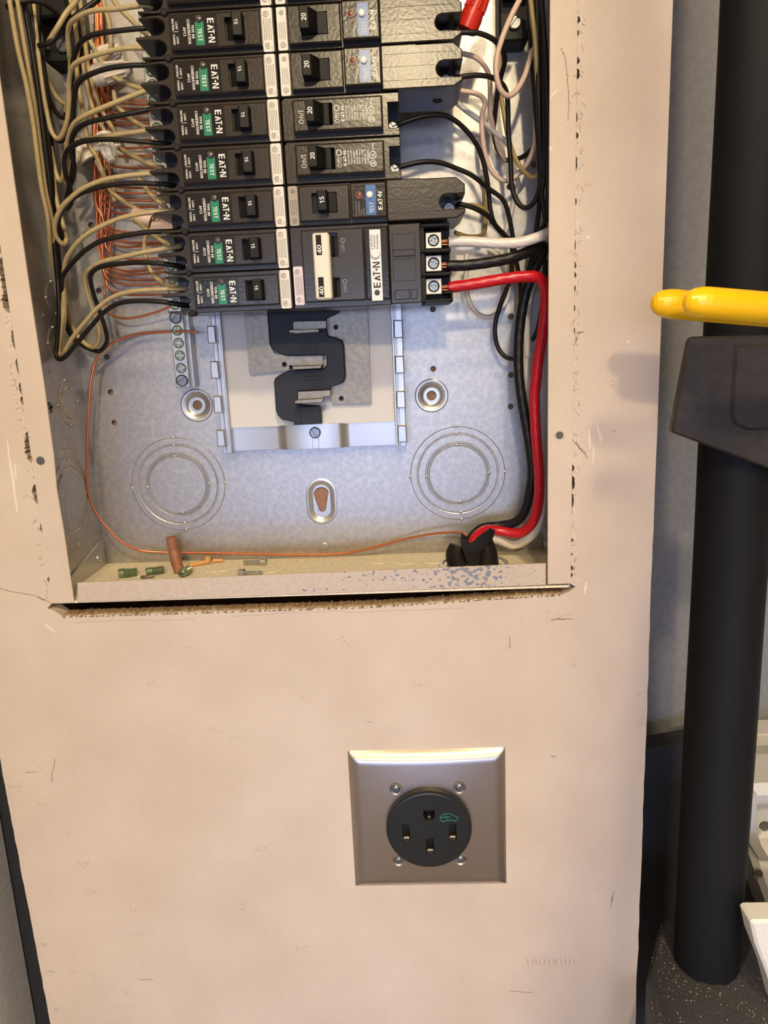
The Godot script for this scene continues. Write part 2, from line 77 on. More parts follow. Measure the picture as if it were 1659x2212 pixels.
	["insulated_wire", "pale pinkish wire hanging in a wide loop beside the right support block", "", "pink", 1.80, [76.9, 559.1, -30, 74.4, 554.8, -30, 68.1, 543.9, -30, 63, 532.8, -30, 60, 523, -31, 59.8, 513.4, -32, 62.6, 505.7, -34, 67.5, 502.5, -37, 73.3, 506, -41, 79.1, 514.7, -45, 83.7, 526.6, -49, 86.7, 539.7, -53, 88.1, 558.5, -56]],
	["insulated_wire", "olive tan wire hooking up from low beside the flange", "", "oli", 1.60, [81.6, 559.4, -34, 81.9, 556, -34, 84.8, 536.7, -36, 86.5, 516.9, -38, 89.4, 493.5, -40, 93.7, 475.5, -42, 94.7, 465.3, -46, 91.3, 457.4, -50, 86.7, 455.5, -55, 81.3, 461.3, -60, 76.5, 470.4, -65, 72.4, 484.7, -70, 69.6, 503.9, -74, 68.1, 518, -78, 68.1, 538.3, -82, 69, 564.5, -85, 69.6, 581, -86]],
	["insulated_wire", "black wire from the upper plain 20-amp breaker dropping to a low loop", "", "blk", 1.65, [-5.5, 487.6, -33, -2.2, 488.3, -32, 11.5, 491.6, -32, 23.5, 492.6, -34, 31.6, 490.5, -37, 40.2, 485, -42, 47.1, 477.6, -46, 51.4, 470.2, -50, 54.3, 461.1, -53, 56.3, 451.2, -56, 58, 437.1, -59, 61.2, 427.7, -61, 67.7, 421, -63, 73, 415, -65, 74.3, 403.7, -67, 72.4, 388.7, -70, 66.3, 373.5, -74, 62.4, 357.7, -76, 63.9, 343.9, -76, 69.2, 335.9, -74, 75.3, 333.7, -70, 79.4, 336.1, -64]],
	["insulated_wire", "black wire from the lower plain 20-amp breaker passing behind the white cable", "", "blk", 1.65, [-6.1, 461.5, -33, -2.8, 462.3, -32, 10.6, 464.5, -33, 22.9, 464.1, -36, 34.4, 460.6, -40, 44.3, 456.6, -43, 55.7, 449.6, -51, 65.3, 443.4, -55, 69.6, 436.4, -58, 73.1, 423.6, -62, 75.9, 407.4, -66, 78.8, 396.1, -70, 81, 384.7, -74, 81.3, 376.9, -76]],
	["insulated_wire", "black wire from the 15-amp test-button breaker joining the bunch", "", "blk", 1.65, [32.9, 436.7, -33, 35.7, 436.7, -31, 44.7, 434.2, -33, 54.3, 429.9, -40, 59.7, 425.1, -48, 65, 420.6, -54, 69.6, 417.5, -60, 73.8, 412.3, -68]],
	["insulated_wire", "olive tan wire from behind the 15-amp test-button breaker", "", "oli", 1.60, [33.3, 424.1, -66, 38.1, 422.4, -68, 44.8, 421.3, -72, 51.6, 421.9, -76, 55.5, 424.7, -78, 56.5, 431.3, -79, 57, 440.6, -80, 57.6, 455.9, -81, 57, 474.8, -82]],
	["insulated_wire", "short olive tan wire curving from the 15-amp breaker's end", "", "oli", 1.60, [34.7, 437.1, -48, 37, 438.1, -48, 44.8, 439, -50, 52.1, 437.3, -54, 56.5, 434.4, -60, 59.7, 429.5, -68]],
	["insulated_wire", "white wire hanging in a loop below the three-terminal breaker", "", "wht", 1.80, [41.1, 408.5, -62, 40.8, 398.7, -62, 40.4, 389.7, -64, 42.3, 378.2, -68, 47.2, 369.5, -72, 55.7, 365, -76, 64.5, 367.4, -80, 71.5, 376.1, -83, 74.5, 389.7, -85, 72.1, 401.8, -86, 67.3, 408.5, -87, 59.3, 413.7, -88]],
	["insulated_wire", "olive tan wire running straight down behind the red cable", "", "oli", 1.60, [77.1, 409.5, -86, 80.3, 389.5, -86, 80.7, 377.5, -86, 80.3, 361.3, -87, 80, 336.5, -88]],
	["insulated_wire", "black wire bunched against the box's right side, third from the flange", "black wires bunched against the box's right side", "blk", 1.65, [83.5, 566.5, -52, 84.5, 545.4, -52, 86.5, 514.7, -50, 88.2, 489.7, -48, 90.2, 464.7, -48, 90.5, 448, -48, 90.5, 434.4, -52, 89.3, 420.5, -56, 86.8, 402.4, -60, 84, 391.4, -62]],
	["insulated_wire", "black wire bunched against the box's right side, second from the flange", "black wires bunched against the box's right side", "blk", 1.65, [86.8, 563.1, -44, 89, 541.5, -42, 91, 511.4, -40, 91.4, 480.8, -38, 91.2, 452.7, -36, 89.6, 442.3, -36, 90.7, 431.5, -34, 92.6, 423.9, -40, 92.5, 409.5, -52, 95.9, 398.1, -58, 96.7, 383.1, -62]],
	["insulated_wire", "black wire bunched against the box's right side, nearest the flange", "black wires bunched against the box's right side", "blk", 1.65, [88.8, 559, -34, 90.1, 531.4, -30, 91.5, 501.8, -28, 91.9, 471.8, -26, 91.8, 437, -26, 91.9, 424.1, -32, 89.5, 418.8, -44, 88.2, 409.2, -54, 85.1, 395.3, -64]],
	["insulated_wire", "short black wire ending in a cut tip behind the red cable", "black wires bunched against the box's right side", "blk", 1.65, [98.1, 413.9, -66, 98.1, 395.3, -70, 96.9, 376, -72, 93.7, 356.3, -72, 89.2, 346.1, -72]],
	["thick_cable", "thick white stranded cable clamped in the three-terminal breaker's top terminal", "", "cwht", 3.40, [26.4, 412.9, -26, 38.6, 412.6, -26, 56.9, 410.6, -25, 67.8, 410, -24, 75.1, 410.5, -24, 84.8, 412.8, -25, 94.1, 416.4, -32, 98.2, 415.5, -43.8, 97.4, 410, -58, 92.5, 395.5, -70, 88.1, 380.7, -78, 86.4, 364.9, -80, 85.8, 348.7, -79, 87, 328.2, -76, 84.2, 331.8, -72, 85.5, 308.9, -66, 87.8, 276.8, -60, 92.6, 248.5, -58, 94.4, 228.8, -60, 91.7, 204.8, -66, 83.6, 194, -70, 74.2, 190, -73, 62.1, 195.3, -70, 52.7, 197.7, -64]],
	["thick_cable", "thick black stranded cable clamped in the three-terminal breaker's middle terminal", "", "cblk", 3.60, [24.6, 398, -27, 38.4, 397.7, -27, 57, 399.3, -27, 72, 402.1, -28, 84.8, 407, -34, 92.2, 408.6, -44, 92.5, 404.3, -52, 87.9, 394.6, -57, 82.1, 377.5, -60, 78.6, 356.7, -61, 77.3, 337, -60, 77.6, 319.1, -58, 79.8, 300.7, -56, 84.2, 272.9, -55, 86.5, 253.8, -56, 85.8, 239.2, -58, 82.4, 221, -62, 76.3, 210.9, -66, 64.2, 207, -70, 51.5, 206.1, -70, 43.7, 202, -66, 38.8, 197.2, -60, 37, 190.1, -57]],
	["thick_cable", "thick red stranded cable clamped in the three-terminal breaker's bottom terminal", "", "cred", 3.80, [25.8, 383.9, -27, 41.8, 385.3, -26, 64.1, 387.8, -25, 78.9, 388.5, -25, 86.1, 387.2, -26, 90.4, 382.2, -28, 91.7, 370.3, -32, 90.6, 351.9, -36, 88.3, 333, -40, 87.1, 319.4, -42, 86.2, 305.9, -44, 87.6, 278.6, -45, 90.2, 250.5, -47, 90.1, 226, -51, 86.2, 210.9, -56, 77.6, 202.3, -62, 63.7, 203.6, -66, 52.9, 205, -65, 45.1, 202, -60, 41.3, 197.2, -56, 39.1, 189.9, -54]],
]

var M := {}
var O := Vector3.ZERO
var counts := {}
var font_bold: SystemFont
var font_plain: SystemFont
var text_cache := {}


class MB:
	var v := PackedVector3Array()
	var n := PackedVector3Array()
	var uv := PackedVector2Array()
	var xf := Transform3D()
	var o := Vector3.ZERO
	var uvr := Rect2(0, 0, 0, 0)
	var bend := Vector2.ZERO

	func put(p: Vector3, q: Vector3) -> void:
		if bend != Vector2.ZERO:
			var dx := p.x - bend.x
			p.z -= bend.y * dx * dx
			q = (q + Vector3(2.0 * bend.y * dx * q.z, 0, 0)).normalized()
		v.append((p - o) * 0.001)
		n.append(q)
		uv.append(Vector2((p.x - uvr.position.x) / uvr.size.x, 1.0 - (p.y - uvr.position.y) / uvr.size.y) if uvr.size.x > 0.0 else Vector2(p.x, p.y) * 0.01)

	func tri(a: Vector3, b: Vector3, c: Vector3, na: Vector3, nb: Vector3, nc: Vector3) -> void:
		var pa := xf * a
		var pb := xf * b
		var pc := xf * c
		var qa := (xf.basis * na).normalized()
		var qb := (xf.basis * nb).normalized()
		var qc := (xf.basis * nc).normalized()
		put(pa, qa)
		if (pb - pa).cross(pc - pa).dot(qa + qb + qc) > 0.0:
			put(pc, qc)
			put(pb, qb)
		else:
			put(pb, qb)
			put(pc, qc)

	func flat(a: Vector3, b: Vector3, c: Vector3, q: Vector3) -> void:
		tri(a, b, c, q, q, q)

	func quad(a: Vector3, b: Vector3, c: Vector3, d: Vector3, q: Vector3) -> void:
		tri(a, b, c, q, q, q)
		tri(a, c, d, q, q, q)

	func quads(a: Vector3, b: Vector3, c: Vector3, d: Vector3, na: Vector3, nb: Vector3, nc: Vector3, nd: Vector3) -> void:
		tri(a, b, c, na, nb, nc)
		tri(a, c, d, na, nc, nd)

	func cap(p: Array, z: float, s: float) -> void:
		var flat2 := PackedVector2Array(p)
		var ids := Geometry2D.triangulate_polygon(flat2)
		var q := Vector3(0, 0, s)
		for i in range(0, ids.size(), 3):
			var a := flat2[ids[i]]
			var b := flat2[ids[i + 1]]
			var c := flat2[ids[i + 2]]
			flat(Vector3(a.x, a.y, z), Vector3(b.x, b.y, z), Vector3(c.x, c.y, z), q)

	# a polygon in x and y drawn out from z0 to its front at z1, with a chamfer round the front
	func prism(poly: Array, z0: float, z1: float, bev := 0.0, back := true) -> void:
		var p := poly.duplicate()
		if Geometry2D.is_polygon_clockwise(PackedVector2Array(p)):
			p.reverse()
		var k := p.size()
		var e := []
		for i in k:
			var d: Vector2 = (p[(i + 1) % k] - p[i]).normalized()
			e.append(Vector2(d.y, -d.x))
		var s := signf(z1 - z0)
		var zb := z1 - s * bev
		var q := []
		for i in k:
			var a: Vector2 = e[(i + k - 1) % k]
			var b: Vector2 = e[i]
			q.append(p[i] - (a + b) / maxf(0.35, 1.0 + a.dot(b)) * bev)
		for i in k:
			var j := (i + 1) % k
			var en: Vector2 = e[i]
			var pr: Vector2 = e[(i + k - 1) % k]
			var nx: Vector2 = e[j]
			var na: Vector2 = (en + pr).normalized() if en.dot(pr) > 0.75 else en
			var nb: Vector2 = (en + nx).normalized() if en.dot(nx) > 0.75 else en
			var a3 := Vector3(na.x, na.y, 0)
			var b3 := Vector3(nb.x, nb.y, 0)
			quads(Vector3(p[i].x, p[i].y, z0), Vector3(p[j].x, p[j].y, z0), Vector3(p[j].x, p[j].y, zb), Vector3(p[i].x, p[i].y, zb), a3, b3, b3, a3)
			if bev > 0.0:
				var up := Vector3(0, 0, s)
				quads(Vector3(p[i].x, p[i].y, zb), Vector3(p[j].x, p[j].y, zb), Vector3(q[j].x, q[j].y, z1), Vector3(q[i].x, q[i].y, z1), a3 + up, b3 + up, b3 + up, a3 + up)
		cap(q, z1, s)
		if back:
			cap(p, z0, -s)

	func box(x0: float, x1: float, y0: float, y1: float, z0: float, z1: float, bev := 0.0, cut := 0.0) -> void:
		prism(MB.rect(x0, x1, y0, y1, cut), z0, z1, bev)

	# a slab with a rectangular opening through its front down to z0
	func frame(a: Rect2, b: Rect2, z0: float, z1: float, bev := 0.0) -> void:
		var up := Vector3(0, 0, 1)
		var p := [Vector2(a.position.x, a.position.y), Vector2(a.end.x, a.position.y), a.end, Vector2(a.position.x, a.end.y)]
		var r := [Vector2(b.position.x, b.position.y), Vector2(b.end.x, b.position.y), b.end, Vector2(b.position.x, b.end.y)]
		var w := [Vector2(bev, bev), Vector2(-bev, bev), Vector2(-bev, -bev), Vector2(bev, -bev)]
		var en := [Vector3(0, -1, 0), Vector3(1, 0, 0), Vector3(0, 1, 0), Vector3(-1, 0, 0)]
		for i in 4:
			var j := (i + 1) % 4
			var q0: Vector2 = p[i] + w[i]
			var q1: Vector2 = p[j] + w[j]
			quad(Vector3(q0.x, q0.y, z1), Vector3(q1.x, q1.y, z1), Vector3(r[j].x, r[j].y, z1), Vector3(r[i].x, r[i].y, z1), up)
			quad(Vector3(p[i].x, p[i].y, z0), Vector3(p[j].x, p[j].y, z0), Vector3(p[j].x, p[j].y, z1 - bev), Vector3(p[i].x, p[i].y, z1 - bev), en[i])
			if bev > 0.0:
				quad(Vector3(p[i].x, p[i].y, z1 - bev), Vector3(p[j].x, p[j].y, z1 - bev), Vector3(q1.x, q1.y, z1), Vector3(q0.x, q0.y, z1), (en[i] + up).normalized())
			quad(Vector3(r[i].x, r[i].y, z0), Vector3(r[j].x, r[j].y, z0), Vector3(r[j].x, r[j].y, z1), Vector3(r[i].x, r[i].y, z1), -en[i])
			quad(Vector3(p[i].x, p[i].y, z0), Vector3(p[j].x, p[j].y, z0), Vector3(r[j].x, r[j].y, z0), Vector3(r[i].x, r[i].y, z0), -up)

	# r and h pairs turned round z; the outline runs from the outer foot up and in
	func lathe(prof: Array, segs := 24) -> void:
		for k in prof.size() - 1:
			var a: Vector2 = prof[k]
			var b: Vector2 = prof[k + 1]
			var d := (b - a).normalized()
			var m := Vector2(d.y, -d.x)
			for i in segs:
				var t0 := TAU * i / segs
				var t1 := TAU * (i + 1) / segs
				var n0 := Vector3(cos(t0) * m.x, sin(t0) * m.x, m.y)
				var n1 := Vector3(cos(t1) * m.x, sin(t1) * m.x, m.y)
				var p0 := Vector3(cos(t0) * a.x, sin(t0) * a.x, a.y)
				var p1 := Vector3(cos(t1) * a.x, sin(t1) * a.x, a.y)
				var p2 := Vector3(cos(t1) * b.x, sin(t1) * b.x, b.y)
				var p3 := Vector3(cos(t0) * b.x, sin(t0) * b.x, b.y)
				if a.x > 0.0001:
					tri(p0, p1, p2, n0, n1, n1)
				if b.x > 0.0001:
					tri(p0, p2, p3, n0, n1, n0)

	func tube(pts: Array, r: float, sides := 8, sub := 5, lobes := 0, depth := 0.0, pitch := 30.0, taper := 1.0) -> void:
		var c := []
		var k := pts.size()
		for i in k - 1:
			var p0: Vector3 = pts[maxi(i - 1, 0)]
			var p1: Vector3 = pts[i]
			var p2: Vector3 = pts[i + 1]
			var p3: Vector3 = pts[mini(i + 2, k - 1)]
			var steps := sub if k > 2 else 1
			for j in steps:
				var t := float(j) / steps
				c.append(0.5 * ((2.0 * p1) + (p2 - p0) * t + (2.0 * p0 - 5.0 * p1 + 4.0 * p2 - p3) * t * t + (3.0 * p1 - p0 - 3.0 * p2 + p3) * t * t * t))
		c.append(pts[k - 1])
		var rings := []
		var norms := []
		var side := Vector3(0, 0, 1)
		var along := 0.0
		for i in c.size():
			var a: Vector3 = c[maxi(i - 1, 0)]
			var b: Vector3 = c[mini(i + 1, c.size() - 1)]
			var dir := (b - a).normalized()
			if i > 0:
				along += (c[i] - c[i - 1]).length()
			side = side - dir * side.dot(dir)
			if side.length() < 0.05:
				side = dir.cross(Vector3(0.3, 1, 0.2))
			side = side.normalized()
			var up := dir.cross(side)
			var ring := []
			var nn := []
			var rr := r * lerpf(1.0, taper, float(i) / (c.size() - 1))
			for s in sides:
				var th := TAU * s / sides
				var w := side * cos(th) + up * sin(th)
				var f := 1.0 + (depth * cos(lobes * (th - TAU * along / pitch)) if lobes else 0.0)
				ring.append(c[i] + w * rr * f)
				nn.append(w + (up * cos(th) - side * sin(th)) * (depth * lobes * sin(lobes * (th - TAU * along / pitch)) if lobes else 0.0))
			rings.append(ring)
			norms.append(nn)
		for i in rings.size() - 1:
			for s in sides:
				var t := (s + 1) % sides
				quads(rings[i][s], rings[i][t], rings[i + 1][t], rings[i + 1][s], norms[i][s], norms[i][t], norms[i + 1][t], norms[i + 1][s])
		for e in [0, rings.size() - 1]:
			var q: Vector3 = (c[1] - c[0]).normalized() * -1.0 if e == 0 else (c[-1] - c[-2]).normalized()
			for s in sides:
				flat(c[e], rings[e][s], rings[e][(s + 1) % sides], q)

	func disc(cx: float, cy: float, z: float, r: float, segs := 16) -> void:
		for i in segs:
			flat(Vector3(cx, cy, z), Vector3(cx + r * cos(TAU * i / segs), cy + r * sin(TAU * i / segs), z), Vector3(cx + r * cos(TAU * (i + 1) / segs), cy + r * sin(TAU * (i + 1) / segs), z), Vector3(0, 0, 1))

	func ring(cx: float, cy: float, z: float, r: float, w: float, segs := 16, from := 0.0, to := TAU) -> void:
		for i in segs:
			var a := from + (to - from) * i / segs
			var b := from + (to - from) * (i + 1) / segs
			quad(Vector3(cx + r * cos(a), cy + r * sin(a), z), Vector3(cx + r * cos(b), cy + r * sin(b), z), Vector3(cx + (r - w) * cos(b), cy + (r - w) * sin(b), z), Vector3(cx + (r - w) * cos(a), cy + (r - w) * sin(a), z), Vector3(0, 0, 1))

	func bar(x0: float, x1: float, y0: float, y1: float, z: float) -> void:
		quad(Vector3(x0, y0, z), Vector3(x1, y0, z), Vector3(x1, y1, z), Vector3(x0, y1, z), Vector3(0, 0, 1))

	func mesh(m: Material) -> ArrayMesh:
		var arr := []
		arr.resize(Mesh.ARRAY_MAX)
		arr[Mesh.ARRAY_VERTEX] = v
		arr[Mesh.ARRAY_NORMAL] = n
		arr[Mesh.ARRAY_TEX_UV] = uv
		var a := ArrayMesh.new()
		a.add_surface_from_arrays(Mesh.PRIMITIVE_TRIANGLES, arr)
		a.surface_set_material(0, m)
		return a

	static func rect(x0: float, x1: float, y0: float, y1: float, cut := 0.0) -> Array:
		if cut <= 0.0:
			return [Vector2(x0, y0), Vector2(x1, y0), Vector2(x1, y1), Vector2(x0, y1)]
		var out := []
		var cs := [[Vector2(x1 - cut, y0 + cut), -PI / 2], [Vector2(x1 - cut, y1 - cut), 0.0], [Vector2(x0 + cut, y1 - cut), PI / 2], [Vector2(x0 + cut, y0 + cut), PI]]
		for c in cs:
			for i in 5:
				var t: float = c[1] + PI / 2 * i / 4
				out.append(c[0] + Vector2(cos(t), sin(t)) * cut)
		return out

	static func circle(cx: float, cy: float, r: float, segs := 20) -> Array:
		var out := []
		for i in segs:
			out.append(Vector2(cx + r * cos(TAU * i / segs), cy + r * sin(TAU * i / segs)))
		return out


func mb() -> MB:
	var b := MB.new()
	b.o = O
	return b

func v2(a: Array) -> Array:
	var out := []
	for i in range(0, a.size(), 2):
		out.append(Vector2(a[i], a[i + 1]))
	return out

func numbered(called: String) -> String:
	counts[called] = counts.get(called, -1) + 1
	return called if counts[called] == 0 else "%s_%03d" % [called, counts[called]]

func tag(o: Node3D, label := "", category := "", group := "", kind := "") -> Node3D:
	if label: o.set_meta("label", label)
	if category: o.set_meta("category", category)
	if group: o.set_meta("group", group)
	if kind: o.set_meta("kind", kind)
	return o

# a thing: a node at its base whose children are its parts; builders started after it are relative to that base
func thing(called: String, label: String, category: String, at: Vector3, group := "") -> Node3D:
	var o := Node3D.new()
	o.name = numbered(called)
	add_child(o)
	o.position = at * 0.001
	O = at
	return tag(o, label, category, group)

func part(called: String, b: MB, m: String, parent: Node3D, label := "") -> MeshInstance3D:
	var o := MeshInstance3D.new()
	o.name = called
	o.mesh = b.mesh(M[m])
	o.cast_shadow = GeometryInstance3D.SHADOW_CASTING_SETTING_ON
	parent.add_child(o, true)
	if label: o.set_meta("label", label)
	return o

func structure(called: String) -> Node3D:
	var o := Node3D.new()
	o.name = called
	add_child(o)
	o.set_meta("kind", "structure")
	O = Vector3.ZERO
	return o

func copy(src: Node3D, to: Vector3, label: String, group := "") -> Node3D:
	var c: Node3D = src.duplicate()
	c.name = numbered(src.name)
	add_child(c)
	c.position = to * 0.001
	c.set_meta("label", label)
	if group: c.set_meta("group", group)
	return c

# lettering fitted into a length and a height round a middle point, turned by a quarter or not at all
func write(b: MB, s: String, cx: float, cy: float, z: float, length: float, height: float, turn := 0.0, bold := true) -> void:
	var key := s + str(bold)
	if not text_cache.has(key):
		var t := TextMesh.new()
		t.text = s
		t.font = font_bold if bold else font_plain
		t.font_size = 16
		t.pixel_size = 0.1
		t.depth = 0.0
		t.curve_step = 1.5
		var a := t.get_mesh_arrays()
		var vs: PackedVector3Array = a[Mesh.ARRAY_VERTEX]
		var ix: PackedInt32Array = a[Mesh.ARRAY_INDEX] if a[Mesh.ARRAY_INDEX] else PackedInt32Array(range(vs.size()))
		var lo := Vector2(INF, INF)
		var hi := -lo
		for p in vs:
			lo = lo.min(Vector2(p.x, p.y))
			hi = hi.max(Vector2(p.x, p.y))
		text_cache[key] = [vs, ix, lo, hi]
	var c: Array = text_cache[key]
	var lo2: Vector2 = c[2]
	var size: Vector2 = c[3] - c[2]
	var out := []
	for p in c[0]:
		var w := Vector2((p.x - lo2.x) / size.x - 0.5, (p.y - lo2.y) / size.y - 0.5) * Vector2(length, height)
		w = w.rotated(turn)
		out.append(Vector3(cx + w.x, cy + w.y, z))
	for i in range(0, c[1].size(), 3):
		b.flat(out[c[1][i]], out[c[1][i + 1]], out[c[1][i + 2]], Vector3(0, 0, 1))

# the five-sign maker's logo: E, an A without a bar, T, a dot and N
func logo(b: MB, cx: float, cy: float, z: float, length: float, height: float, turn: float) -> void:
	var put := func(x: float) -> Vector2: return Vector2(cx, cy) + Vector2((x - 0.5) * length, 0).rotated(turn)
	var e: Vector2 = put.call(0.1)
	write(b, "E", e.x, e.y, z, length * 0.2, height, turn)
	var a: Vector2 = put.call(0.37)
	for k in [[[-0.11, -0.5], [-0.03, -0.5], [0.03, 0.1], [-0.01, 0.5]], [[0.11, -0.5], [0.035, -0.5], [0.02, 0.0], [0.03, 0.35]]]:
		var pts := []
		for p in k:
			var w := a + Vector2(p[0] * length, p[1] * height).rotated(turn)
			pts.append(w)
		b.cap(pts, z, 1.0)
	var t: Vector2 = put.call(0.55)
	write(b, "T", t.x, t.y, z, length * 0.17, height, turn)
	var d: Vector2 = put.call(0.7)
	b.disc(d.x, d.y, z, length * 0.045, 10)
	var n: Vector2 = put.call(0.885)
	write(b, "N", n.x, n.y, z, length * 0.23, height, turn)

# rows of print too fine to read
func fine_print(b: MB, x0: float, x1: float, y0: float, y1: float, z: float, rows: int, seed_no: int) -> void:
	var rng := RandomNumberGenerator.new()
	rng.seed = seed_no
	for i in rows:
		var x := lerpf(x0, x1, (i + 0.5) / rows)
		var y := y1 - rng.randf() * 0.6
		while y > y0:
			var l := rng.randf_range(0.35, 1.1)
			b.bar(x - 0.16, x + 0.16, maxf(y0, y - l), y, z)
			y -= l + rng.randf_range(0.16, 0.35)

func screw_head(b: MB, at: Vector3, r: float, turn := 0.4, combo := true, h := 1.4) -> void:
	var keep := b.xf
	b.xf = keep * Transform3D(Basis(Vector3(0, 0, 1), turn), at)
	b.lathe([Vector2(r, -3.0), Vector2(r, h - 0.5), Vector2(r * 0.86, h), Vector2(r * 0.84, h - 0.35)], 18)
	var w := r * 0.2
	var q := r * 0.84
	# the head's face is four raised quarters (or two halves) with a sunk slot between them
	b.disc(0, 0, h - 1.5, q, 18)
	for k in (4 if combo else 2):
		var pts := []
		var span := PI / 2 if combo else PI
		var s := k * span
		var d := Vector2(cos(s + span / 2), sin(s + span / 2)) * (w * 1.3 if combo else w)
		pts.append(d)
		for i in 7:
			var t := s + 0.2 + (span - 0.4) * i / 6.0
			pts.append(Vector2(cos(t), sin(t)) * q * 0.99)
		b.prism(pts, h - 1.5, h - 0.1, 0.12, false)
	b.xf = keep


# ------------------------------------------------------------------ materials

func noise_tex(freq: float, octaves: int, seed_no: int, lo: float, hi: float, kind := FastNoiseLite.TYPE_SIMPLEX_SMOOTH, size := 512) -> NoiseTexture2D:
	var f := FastNoiseLite.new()
	f.seed = seed_no
	f.noise_type = kind
	f.frequency = freq
	f.fractal_octaves = octaves
	var t := NoiseTexture2D.new()
	t.width = size
	t.height = size
	t.seamless = true
	t.noise = f
	var g := Gradient.new()
	g.set_color(0, Color(lo, lo, lo))
	g.set_color(1, Color(hi, hi, hi))
	t.color_ramp = g
	return t

func mat(called: String, c: Color, rough: float, metal := 0.0, tex: Texture2D = null, scale := 20.0, relief: Texture2D = null, height := 0.0, shine := 0.5) -> StandardMaterial3D:
	var m := StandardMaterial3D.new()
	m.resource_name = called
	m.albedo_color = c
	m.roughness = rough
	m.metallic = metal
	m.metallic_specular = shine
	if tex or relief:
		m.uv1_triplanar = true
		m.uv1_scale = Vector3.ONE * scale
	if tex:
		m.albedo_texture = tex
	if relief:
		m.heightmap_enabled = true
		m.heightmap_texture = relief
		m.heightmap_scale = height
	M[called] = m
	return m

func rgb(r: int, g: int, b: int) -> Color:
	return Color(r / 255.0, g / 255.0, b / 255.0)

